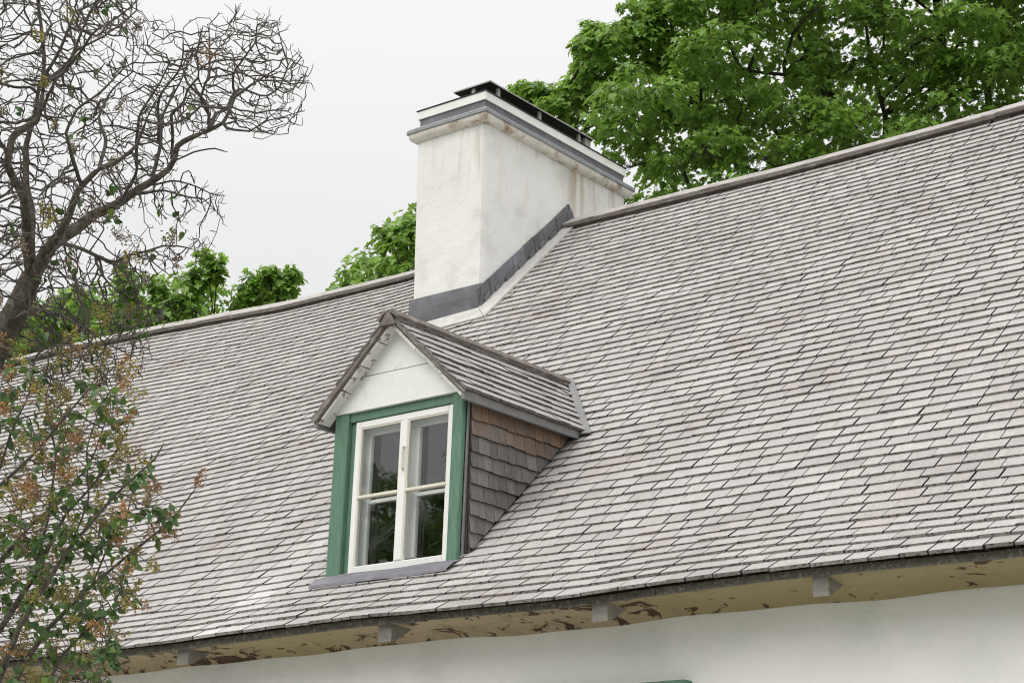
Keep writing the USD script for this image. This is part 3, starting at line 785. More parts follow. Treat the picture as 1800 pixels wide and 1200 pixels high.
# dim room behind
ry = DY + 1.25
obj('dormer_room', join([bx(DXL + .03, DXL + .05, YI + .065, ry, DZB - .05, DZT + .0), bx(DXR - .05, DXR - .03, YI + .065, ry, DZB - .05, DZT + .0), bx(DXL + .05, DXR - .05, ry - .02, ry, DZB - .05, DZT),
                         bx(DXL + .03, DXR - .03, YI + .065, ry, DZT + .002, DZT + .02), bx(DXL + .03, DXR - .03, YI + .065, ry, DZB - .07, DZB - .052)]), 'room_dark', cottage)

# apron flashing below the window
srf = lambda y, h: float(on_roof_s(DXC, y, h)[2])
pa = [(YF + .02, DZB + .006), (YF - .018, DZB + .002), (YF - .022, DZB - .006), (YF - .075, srf(YF - .075, .034)), (YF - .140, srf(YF - .140, .026)), (YF - .144, srf(YF - .144, .006))]
ap = strip(pa, np.linspace(DXL - .045, DXR + .0, 14), lambda x, i: .003 * math.sin(x * 9 + i))
obj('apron_flashing', ap, 'apron_metal', cottage)

# gable boards
zg0 = DZT - .012
def gable_poly(z0, z1):
    hw = lambda z: max((DRZ - .075 - z) / DSL, 0.0)
    return Polygon([(DXC - min(hw(z0), DXC - DXL - .03), z0), (DXC + min(hw(z0), DXR + .03 - DXC), z0), (DXC + hw(z1), z1), (DXC - hw(z1), z1)])


seam = 3.556 + E
gable = None
for z0, z1 in ((zg0, seam - .005), (seam + .003, DRZ - .078)):
    pg = gable_poly(z0, z1).buffer(0)
    m = trimesh.creation.extrude_polygon(pg, .03, engine='earcut')
    v = np.array(m.vertices)
    m.vertices = np.stack([v[:, 0], YF - .022 + v[:, 2] + (.004 if z0 > zg0 else 0), v[:, 1]], 1)
    m.fix_normals()
    if gable is None:
        gable = obj('dormer_gable', bx(DXC - .4, DXC + .4, YF + .02, YF + .035, DZT, DZT + .2), 'deck_wood', cottage)
    obj('gable_board', m, 'gable_white', gable)

# dormer roof: deck, shingles on both slopes, ridge cap, rakes, fascia, valley flashing
def dpt(side, u, y, h=0.0):
    """u metres down from the ridge line along the slope; side +1 right, -1 left"""
    c = 1 / math.sqrt(1 + DSL * DSL)
    x_ = u * c; z_ = -u * c * DSL
    return np.array([DXC + side * (x_ + h * DSL * c), y, DRZ - .035 + z_ + h * c])


UL = math.hypot(DXR + DEO - DXC, DRZ - DEZ)
def y_end(u):
    z_ = DRZ - .035 - u * DSL / math.sqrt(1 + DSL * DSL)
    return y_meet(z_) + .02


V, F = [], []
for side in (-1, 1):
    for u in (0.0, UL):
        for h in (0.0, -.025):
            V += [dpt(side, u, DYF + .01, h), dpt(side, u, y_end(u), h)]
# per side: u0h0(f,b) u0h1(f,b) u1h0(f,b) u1h1(f,b)
for o in (0, 8):
    F += [(o, o + 1, o + 5), (o, o + 5, o + 4), (o + 2, o + 7, o + 3), (o + 2, o + 6, o + 7), (o + 4, o + 5, o + 7), (o + 4, o + 7, o + 6), (o, o + 4, o + 6), (o, o + 6, o + 2)]
droof = obj('dormer_roof', trimesh.Trimesh(np.array(V), F, process=False), 'brown_wood', cottage)
NC = 9
DEXP = UL / NC
for side in (1, -1):
    LV, LC = [], []
    for k in range(NC):
        u1 = UL - k * DEXP + .006
        u0 = max(u1 - 2 * DEXP, 0.0)
        y = DYF - rng.uniform(0, .02)
        first = True
        while True:
            w = rng.uniform(.11, .22)
            ye_ = y_end(u1) + .03
            if y > ye_ - .02:
                break
            y2 = min(y + w, ye_)
            du = rng.normal(0, .003)
            lift = .012 + abs(rng.normal(0, .002))
            q = [dpt(side, u1 + du, y, lift), dpt(side, u1 + du + rng.normal(0, .002), y2, lift), dpt(side, u0, y2, .001), dpt(side, u0, y, .001)]
            nrm = np.cross(q[1] - q[0], q[3] - q[0]); nrm /= np.linalg.norm(nrm)
            if nrm[2] < 0:
                nrm = -nrm
            v8 = shingle_box(*q, rng.normal(.0185, .002), .004, nrm)
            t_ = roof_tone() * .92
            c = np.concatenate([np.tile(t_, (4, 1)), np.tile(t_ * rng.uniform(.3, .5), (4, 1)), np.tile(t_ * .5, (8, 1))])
            if side == 1:
                obj('roof_shingle', (v8[SH_V], SH_F), 'dormer_shingle_wood', droof, tone=c)
            else:
                LV.append(v8[SH_V]); LC.append(c)
            y = y2 + rng.choice([.003, .005, .008])
    if LV:
        obj('far_slope_shingles', (np.concatenate(LV), (SH_F[None] + 16 * np.arange(len(LV))[:, None, None]).reshape(-1, 3)), 'dormer_shingle_wood', droof, tone=np.concatenate(LC), kind='stuff')
# ridge boards (two meeting on top)
for side in (1, -1):
    v = [dpt(side, -.004, DYF - .03, .03), dpt(side, -.004, DYB + .03, .03), dpt(side, .085, DYB + .02, .034), dpt(side, .085, DYF - .03, .034)]
    n_ = np.array([side * DSL, 0, 1.0]) / math.hypot(DSL, 1)
    obj('ridge_board', hexa(v + [p_ + n_ * .022 for p_ in v]), 'brown_wood', droof)
# rakes: dark edge strip on both sides, white soffit boards below the left one and the right one
for side in (1, -1):
    lo_, hi_ = (-.022, .014) if side == -1 else (-.012, .006)
    v = [dpt(side, .0, DYF - .012, lo_), dpt(side, UL + .004, DYF - .012, lo_), dpt(side, UL + .004, DYF - .012, hi_), dpt(side, .0, DYF - .012, hi_)]
    obj('rake_edge', hexa(v + [p_ + np.array([0, .022, 0]) for p_ in v]), 'brown_wood', droof)
    cuts = [0.035, .19, .40, .62, UL - .012] if side == -1 else [0.035, .35, .66, UL - .012]
    for u0, u1 in zip(cuts[:-1], cuts[1:]):
        a_ = rng.uniform(-.004, .004)
        v = [dpt(side, u0 + .004, DYF + .012, -.028), dpt(side, u1 - .004, DYF + .012, -.028 + a_), dpt(side, u1 - .003, YF + .0, -.028 + a_), dpt(side, u0 + .005, YF + .0, -.028)]
        n_ = np.array([side * DSL, 0, 1.0]) / math.hypot(DSL, 1)
        obj('rake_soffit', hexa(v + [p_ - n_ * .02 for p_ in v]), 'peeling_white', droof)
obj('apex_block', trimesh.convex.convex_hull(np.array([(DXC + a_ * w_, y_, z_) for y_ in (DYF - .03, DYF + .03) for a_ in (-1, 1) for w_, z_ in ((.07, DRZ - .105), (.012, DRZ - .01))])), 'brown_wood', droof)
# eave fascia of the dormer (right side shows)
for side in (1, -1):
    xo = DXC + side * (DXR + DEO - DXC)
    v = [(xo - side * .03, DYF, DEZ - .085), (xo - side * .005, DYF, DEZ - .085), (xo - side * .005, DYF, DEZ - .012), (xo - side * .03, DYF, DEZ - .012)]
    yb_ = DYEB - .05
    v2 = [(p_[0], yb_ - (.05 if p_[2] < DEZ - .05 else 0), p_[2]) for p_ in v]
    obj('dormer_fascia', hexa(v + v2), 'grey_board', droof)
    # boxed soffit behind the fascia
    v = [(DXC + side * (DXR - DXC - .01), DY + .06, DEZ - .06), (xo - side * .03, DY + .06, DEZ - .06), (xo - side * .03, DY + .06, DEZ - .045), (DXC + side * (DXR - DXC - .01), DY + .06, DEZ - .045)]
    obj('dormer_soffit', hexa(v + [(p_[0], yb_, p_[2]) for p_ in v]), 'brown_wood', droof)
# valley flashing where the right slope dies into the main roof
pA = dpt(1, .02, y_end(.02), .03); pB = dpt(1, UL + .02, y_end(UL + .02) + .0, .03)
def lift_on_roof(x_, y_, h):
    return on_roof_s(x_, y_, h)


q0 = lift_on_roof(pA[0] - .01, pA[1] + .0, .03); q1 = lift_on_roof(pB[0] - .01, pB[1] - .045, .03)
q2 = lift_on_roof(pB[0] + .055, pB[1] - .03, .016); q3 = lift_on_roof(pA[0] + .018, pA[1] + .03, .016)
nr_ = np.array([0, -M1, 1]) / math.hypot(M1, 1)
obj('valley_flashing', hexa([q0, q1, q2, q3] + [p_ - nr_ * .01 for p_ in (q0, q1, q2, q3)]), 'grey_board', droof)

# cheek wall with its own shingles, warm and rusty at the protected top, grey below
def cheek(side, individual):
    xw = DXR if side == 1 else DXL
    ztop = DZT - .02
    region = Polygon([(DY + .037, float(roof_z(DY + .037)) + .02), (DY + .037, ztop), (y_meet(ztop) - .02, ztop)])
    reg_deck = region.buffer(-.002)
    m = trimesh.creation.extrude_polygon(reg_deck, .02, engine='earcut')
    v = np.array(m.vertices)
    m.vertices = np.stack([xw - side * (v[:, 2] + .004), v[:, 0], v[:, 1]], 1); m.fix_normals()
    ck = obj('dormer_cheek', m, 'deck_wood', cottage)
    NE = 10
    ex_ = (ztop - float(roof_z(DY + .037)) - .0) / NE
    pieces, tones = [], []
    for k in range(NE + 1):
        z0 = ztop - (k + .55) * ex_
        z1 = z0 + ex_ * 1.6
        y = DY + .037 + (-.03 if k % 2 else -.07) + rng.uniform(-.01, .01)
        while y < y_meet(ztop):
            w = rng.uniform(.075, .14)
            dz_ = rng.normal(0, .004)
            pg = sbox(y + .0015, z0 + dz_, y + w - .0015, min(z1, ztop)).intersection(region)
            y += w
            if pg.is_empty or pg.area < 2e-4 or pg.geom_type != 'Polygon':
                continue
            m = trimesh.creation.extrude_polygon(pg, 1.0, engine='earcut')
            v = np.array(m.vertices)
            t_ = np.clip((v[:, 1] - z0) / (ex_ * 1.6), 0, 1)
            off = v[:, 2] * (.017 * (1 - t_) + .003 * t_) + .009 * (1 - t_)
            nv = np.stack([xw + side * off, v[:, 0], v[:, 1]], 1)
            mm = trimesh.Trimesh(nv, m.faces, process=False); mm.fix_normals()
            up_ = np.clip(1 - k / 3.0, 0, 1)
            base = np.array([.205, .185, .175]) * rng.uniform(.75, 1.2)
            rust = np.array([.29, .165, .09]) * rng.uniform(.7, 1.25)
            f_ = up_ * rng.uniform(.35, 1.0)
            tn = base * (1 - f_) + rust * f_
            # split vertices so that the butt ends take a darker tone
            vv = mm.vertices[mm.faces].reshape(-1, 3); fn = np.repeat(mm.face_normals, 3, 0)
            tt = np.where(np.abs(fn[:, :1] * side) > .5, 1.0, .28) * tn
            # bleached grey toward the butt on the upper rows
            pieces.append((vv, np.arange(len(vv)).reshape(-1, 3), tt))
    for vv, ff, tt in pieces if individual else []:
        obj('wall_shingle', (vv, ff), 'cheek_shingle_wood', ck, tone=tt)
    if not individual:
        V_, F_ = merge_vf([(a_, b_) for a_, b_, _ in pieces])
        obj('wall_shingles', (V_, F_), 'cheek_shingle_wood', ck, tone=np.concatenate([t_ for _, _, t_ in pieces]), kind='stuff')


cheek(1, True)
cheek(-1, False)

# ------------------------------------------------------------------ trees
def in_poly(pts, poly):
    import shapely
    return shapely.contains_xy(Polygon(poly), pts[:, 0], pts[:, 1])


def colonize(seeds, parents, attract, step=.035, reach=.4, kill=.06, jitter=.35, iters=260, pull=(0, 0, 0), persist=.3, cone=None):
    """space colonization: grows a branch skeleton from the seed nodes towards the attraction points"""
    P = [np.array(p) for p in seeds]
    par = list(parents)
    A = np.array(attract)
    alive = np.ones(len(A), bool)
    r = np.random.default_rng(11)
    heading = [np.zeros(3) for _ in P]
    nkid = {}
    near_d = np.full(len(A), 1e9); near_i = np.zeros(len(A), int)
    start = 0
    for it in range(iters):
        new = np.array(P[start:])
        if len(new):
            t = cKDTree(new)
            d, i = t.query(A)
            b = d < near_d
            near_d[b] = d[b]; near_i[b] = i[b] + start
        alive &= near_d > kill
        use = np.nonzero(alive & (near_d < reach))[0]
        if not len(use):
            break
        start = len(P)
        nodes, inv = np.unique(near_i[use], return_inverse=True)
        PA = np.array([P[k] for k in nodes])
        D = A[use] - PA[inv]
        D /= np.linalg.norm(D, axis=1, keepdims=True)
        if cone is not None:
            HH = np.array([heading[k] for k in nodes])[inv]
            D = D * ((D * HH).sum(1) > np.where(np.abs(HH).sum(1) > 0, cone, -1.0))[:, None]
        S = np.zeros((len(nodes), 3)); np.add.at(S, inv, D)
        good = np.linalg.norm(S, axis=1) > 1e-6
        S /= np.linalg.norm(S, axis=1, keepdims=True) + 1e-9
        H = np.array([heading[k] for k in nodes])
        S = S + persist * H + r.normal(0, jitter, S.shape) + np.array(pull)
        S /= np.linalg.norm(S, axis=1, keepdims=True) + 1e-9
        grown = 0
        for k, s_, ok_ in zip(nodes, S, good):
            if not ok_ or nkid.get(int(k), 0) >= 3:
                continue
            nkid[int(k)] = nkid.get(int(k), 0) + 1
            q = P[k] + s_ * step
            P.append(q); par.append(int(k)); heading.append(s_); grown += 1
        if not grown:
            break
    return np.array(P), np.array(par)


def radii(par, fixed, rmin, power=2.3):
    n_ = len(par)
    acc = np.zeros(n_)
    leafs = np.ones(n_, bool)
    for k in range(n_):
        if par[k] >= 0:
            leafs[par[k]] = False
    acc[leafs] = rmin ** power
    order = np.argsort(-depth_of(par))
    for k in order:
        if par[k] >= 0:
            acc[par[k]] += acc[k]
    rr = acc ** (1 / power)
    for k, v in fixed.items():
        rr[k] = max(v, 0)
    return rr, leafs


def even_taper(par, rr, keep=.93):
    kids = chains(par)
    rr = rr.copy()
    for k in np.argsort(depth_of(par), kind='stable'):
        if kids[k]:
            m_ = max(kids[k], key=lambda q: rr[q])
            rr[m_] = max(rr[m_], min(rr[k] * keep, .03))
            for q in kids[k]:
                rr[q] = min(rr[q], rr[k])
    return rr


def depth_of(par):
    d = np.zeros(len(par), int)
    for k in range(len(par)):
        d[k] = 0 if par[k] < 0 else d[par[k]] + 1
    return d


def chains(par):
    kids = [[] for _ in par]
    for k, p in enumerate(par):
        if p >= 0:
            kids[p].append(k)
    return kids


def skeleton_mesh(P, par, rr, pick, kfun):
    """tubes along every chain of the skeleton whose nodes satisfy pick"""
    kids = chains(par)
    parts = []
    for k0 in range(len(P)):
        starts = [c for c in kids[k0]]
        main = None
        if par[k0] >= 0 and kids[k0]:
            main = max(kids[k0], key=lambda c: rr[c])
        for c in starts:
            if par[k0] >= 0 and c == main and pick[k0]:
                continue
            if not pick[c]:
                continue
            line = [k0, c]
            while kids[line[-1]]:
                nx = max(kids[line[-1]], key=lambda q: rr[q])
                if not pick[nx]:
                    break
                line.append(nx)
            R_ = rr[line].copy(); R_[0] = min(R_[0], R_[1] * 1.25)
            if len(line) > 2:
                R_[-1] *= .6
            pts = P[line].copy()
            parts.append(tube(pts, R_, kfun(R_.max())))
    return merge_vf(parts)


def limb(seq, depth, step=.035, wob=.012, r=None):
    """resample a limb: seq of (px, py, radius, depth offset)"""
    r = r or np.random.default_rng(5)
    pts = np.array([ray_point(a[0], a[1], depth + (a[3] if len(a) > 3 else 0)) for a in seq])
    rad = np.array([a[2] for a in seq], float)
    L = np.concatenate([[0], np.cumsum(np.linalg.norm(np.diff(pts, axis=0), axis=1))])
    n_ = max(int(L[-1] / step), 2)
    t = np.linspace(0, L[-1], n_ + 1)
    out = np.stack([np.interp(t, L, pts[:, k]) for k in range(3)], 1)
    w = np.stack([meshkit.noise(np.stack([t * 6, t * 0 + k * 9.1, t * 0 + pts[0, 0] * 7], 1), k) - .5 for k in range(3)], 1)
    out[1:] += 2 * wob * w[1:]
    return out, np.interp(t, L, rad)


def add_limbs(limbs, depth):
    """limbs: list of (parent limb index or None, sequence). Each starts at the nearest node of its parent"""
    P, par, fixed, idx = [], [], {}, []
    for par_l, seq in limbs:
        pts, rad = limb(seq, depth)
        ids = []
        prev = -1
        if par_l is not None:
            cand = idx[par_l]
            d = [np.linalg.norm(P[c] - pts[0]) for c in cand]
            prev = cand[int(np.argmin(d))]
            off = P[prev] - pts[0]
            w = np.exp(-np.arange(len(pts)) * .12)[:, None]
            pts = pts + off * w
            pts, rad = pts[1:], rad[1:]
        for p_, r_ in zip(pts, rad):
            P.append(p_); par.append(prev); fixed[len(P) - 1] = r_
            prev = len(P) - 1
            ids.append(prev)
        idx.append(ids)
    return P, par, fixed


# leaf outlines in the xy plane, base at the origin, tip along +y, unit length
MAPLE_OUT = np.array([(0, 0), (.20, -.06), (.44, .10), (.24, .26), (.56, .50), (.36, .54), (.40, .66), (.15, .60), (.17, .80), (0, 1.0),
                      (-.17, .80), (-.15, .60), (-.40, .66), (-.36, .54), (-.56, .50), (-.24, .26), (-.44, .10), (-.20, -.06)])
MAPLE_V = np.concatenate([MAPLE_OUT, [(0, .32)]])
MAPLE_F = np.array([(18, k, (k + 1) % 18) for k in range(18)])
LILAC_OUT = np.array([(0, 0), (.26, .08), (.36, .30), (.28, .56), (.12, .82), (0, 1.0), (-.12, .82), (-.28, .56), (-.36, .30), (-.26, .08)])
LILAC_V = np.concatenate([LILAC_OUT, [(0, .42)]])
LILAC_F = np.array([(10, k, (k + 1) % 10) for k in range(10)])


def leaves_mesh(pos, axis, normal, size, V2, F2, fold=.25, droop=.25, tones=None, r=None):
    """all leaves as arrays: (n, nv, 3) vertices and the per-vertex tones"""
    axis = axis / np.linalg.norm(axis, axis=1, keepdims=True)
    normal = normal - axis * np.sum(axis * normal, 1, keepdims=True)
    normal /= np.linalg.norm(normal, axis=1, keepdims=True) + 1e-9
    side = np.cross(axis, normal)
    r = r or rng
    fo = fold * r.uniform(.3, 1.5, len(pos)); dr = droop * r.uniform(.2, 1.7, len(pos))
    X, Y = V2[:, 0], V2[:, 1]
    Z = fo[:, None] * np.abs(X)[None] - dr[:, None] * (Y * Y)[None]
    W = size[:, None, None] * (X[None, :, None] * side[:, None] + Y[None, :, None] * axis[:, None] + Z[:, :, None] * normal[:, None])
    return pos[:, None] + W


def unit(v):
    return v / (np.linalg.norm(v, axis=-1, keepdims=True) + 1e-9)


def put_leaves(owner, LV, F2, matname, tones, singles, keep_px=None, name='leaf', rest_name='foliage'):
    """the largest leaves in view as parts of their own, all others as one part"""
    nv = LV.shape[1]
    pick = np.zeros(len(LV), bool)
    if singles:
        pxy, d = to_px(LV.reshape(-1, 3))
        pxy = pxy.reshape(len(LV), nv, 2)
        lo, hi = pxy.min(1), pxy.max(1)
        ar = np.zeros(len(LV))
        a_, b_, c_ = pxy[:, F2[:, 0]], pxy[:, F2[:, 1]], pxy[:, F2[:, 2]]
        ar = np.abs((b_[..., 0] - a_[..., 0]) * (c_[..., 1] - a_[..., 1]) - (b_[..., 1] - a_[..., 1]) * (c_[..., 0] - a_[..., 0])).sum(1) * .5
        inside = (lo[:, 0] > 2) & (hi[:, 0] < 1798) & (lo[:, 1] > 2) & (hi[:, 1] < 1198)
        if keep_px is not None:
            inside &= keep_px(pxy.mean(1))
        dd_ = d.reshape(len(LV), nv).mean(1)
        near = dd_ < np.quantile(dd_[inside], .45) if inside.any() else inside
        ar = ar * inside * near
        pick[np.argsort(-ar)[:singles]] = True
        pick &= ar > 0
    for k in np.nonzero(pick)[0]:
        obj(name, (LV[k], F2), matname, owner, tone=np.tile(tones[k], (nv, 1)))
    rest = np.nonzero(~pick)[0]
    if len(rest):
        F = (F2[None] + nv * np.arange(len(rest))[:, None, None]).reshape(-1, 3)
        obj(rest_name, (LV[rest].reshape(-1, 3), F), matname, owner, tone=np.repeat(tones[rest], nv, 0), kind='stuff')


OCT_V = np.array([(1, 0, 0), (-1, 0, 0), (0, 1, 0), (0, -1, 0), (0, 0, 1.3), (0, 0, -1.3)], float)
OCT_F = np.array([(0, 2, 4), (2, 1, 4), (1, 3, 4), (3, 0, 4), (2, 0, 5), (1, 2, 5), (3, 1, 5), (0, 3, 5)])


def panicle(p, ax, length, r, dense):
    """a loose seed head: fine branched stalks with small pods; returns pods (v, f, tone) and stalks (v, f)"""
    ax = unit(ax)
    e1 = unit(np.cross(ax, [.3, .5, .8])); e2 = np.cross(ax, e1)
    pods, stalks = [], [tube(np.array([p, p + ax * length * .5, p + ax * length]), [.0016, .0012, .0008], 3)]
    n_ = int(9 * dense)
    for k in range(n_):
        t = (k + .4) / n_
        a0 = r.uniform(0, 6.28)
        o = math.cos(a0) * e1 + math.sin(a0) * e2
        w = length * .42 * (1 - t) ** .7 + .008
        b0 = p + ax * length * t
        b1 = b0 + (o * .9 + ax * .6) * w
        stalks.append(tube(np.array([b0, b1]), [.001, .0007], 3))
        for q in range(int(4 + 7 * (1 - t))):
            c = b0 + (b1 - b0) * r.uniform(.25, 1.05) + r.normal(0, .006, 3)
            pods.append((c, r.uniform(.003, .0056)))
    return pods, stalks


def pods_mesh(all_pods, r, cols):
    C = np.array([c for c, _ in all_pods]); S = np.array([s_ for _, s_ in all_pods])
    B = r.normal(0, 1, (len(C), 3, 3)); Q, _ = np.linalg.qr(B)
    W = C[:, None] + S[:, None, None] * np.einsum('nij,vj->nvi', Q, OCT_V * np.array([.75, .75, 1.2]))
    F = (OCT_F[None] + 6 * np.arange(len(C))[:, None, None]).reshape(-1, 3)
    return W.reshape(-1, 3), F, np.repeat(cols, 6, 0)


LIL_R = np.random.default_rng(21)


def lilac_leaf_tones(n_, r):
    t = np.array([.068, .130, .032]) * r.uniform(.6, 1.35, (n_, 1)) * np.array([1, 1, 1]) ** 1
    y = r.random(n_) < .2
    t[y] = t[y] * np.array([1.5, 1.25, .9])
    b = r.random(n_) < .25
    t[b] = t[b] * np.array([.8, .95, 1.35])
    return t


def pod_tone(r, kind):
    base = {'olive': (.30, .255, .05), 'rust': (.36, .19, .065), 'pink': (.25, .19, .13)}[kind]
    return np.array(base) * r.uniform(.7, 1.25)


def bush(owner, P, par, rr, leafs, n_leaf, n_pan, wood_split, trunk_mat, region_leaf, region_pan, singles, leaf_size, pan_len, kinds, leaf_bunch=3, pan_single=60):
    r = LIL_R
    kf = lambda q: 8 if q > .03 else (6 if q > .012 else (4 if q > .005 else 3))
    thick = rr > wood_split
    v, f = skeleton_mesh(P, par, rr, thick, kf)
    obj('trunk', (v, f), trunk_mat, owner, smooth=True)
    v, f = skeleton_mesh(P, par, rr, ~thick, kf)
    obj('twigs', (v, f), 'twig_bark', owner, smooth=True, kind='stuff')
    px, _ = to_px(P)
    ends = np.nonzero(leafs)[0]
    dirs = unit(P - P[np.maximum(par, 0)])
    # leaves in small bunches near twig ends
    thin = np.nonzero((rr < wood_split * .8))[0]
    wgt = region_leaf(px[thin])
    if n_leaf and wgt.sum() > 0:
        pick = r.choice(thin, max(n_leaf // leaf_bunch, 1), p=wgt / wgt.sum())
        pos, ax, nm = [], [], []
        for k in pick:
            for _ in range(leaf_bunch):
                o = unit(r.normal(0, 1, 3) * .8 + dirs[k] * .9 + np.array([0, 0, -.15]))
                pos.append(P[k] + o * .012 + r.normal(0, .008, 3)); ax.append(o + np.array([0, 0, -.45]))
                nm.append(np.array([0, 0, .75]) - CF * .55 + r.normal(0, .55, 3))
        pos, ax, nm = np.array(pos), np.array(ax), np.array(nm)
        LV = leaves_mesh(pos, ax, nm, r.uniform(*leaf_size, len(pos)), LILAC_V, LILAC_F, .35, .3, r=r)
        put_leaves(owner, LV, LILAC_F, 'lilac_leaf', lilac_leaf_tones(len(pos), r), singles)
    wgt = region_pan(px[ends])
    if n_pan and wgt.sum() > 0:
        pick = r.choice(ends, min(n_pan, int((wgt > 0).sum())), p=wgt / wgt.sum(), replace=False)
        groups = []
        for k in pick:
            a_ = unit(dirs[k] + np.array([0, 0, .75]) + r.normal(0, .35, 3))
            kind = r.choice(list(kinds), p=list(kinds.values()))
            pods, stalks = panicle(P[k], a_, r.uniform(*pan_len), r, r.uniform(.8, 1.5))
            t0 = pod_tone(r, kind)
            cols = np.array([t0 * r.uniform(.75, 1.3) for _ in pods])
            W, F, T_ = pods_mesh(pods, r, cols)
            sv, sf = merge_vf(stalks)
            groups.append((np.concatenate([W, sv]), np.concatenate([F, sf + len(W)]), np.concatenate([T_, np.tile([.12, .085, .06], (len(sv), 1))])))
        for v, f, t in groups[:pan_single]:
            obj('seed_head', (v, f), 'seed_pod', owner, tone=t)
        if groups[pan_single:]:
            v, f = merge_vf([(a_, b_) for a_, b_, _ in groups[pan_single:]])
            obj('seed_heads', (v, f), 'seed_pod', owner, tone=np.concatenate([c_ for _, _, c_ in groups[pan_single:]]), kind='stuff')


def cloud(polys, depth, spread, r):
    """attraction points: (polygon, count, depth offset) regions, filled through a real thickness"""
    out = []
    for poly, cnt, off, sp in polys:
        pg = Polygon(poly); x0, y0, x1, y1 = pg.bounds
        got = 0
        while got < cnt:
            c = np.stack([r.uniform(x0, x1, cnt), r.uniform(y0, y1, cnt)], 1)
            c = c[in_poly(c, poly)][:cnt - got]
            got += len(c)
            for q in c:
                out.append(ray_point(q[0], q[1], depth + off + sp * (r.beta(2, 2) * 2 - 1)))
    return np.array(out)


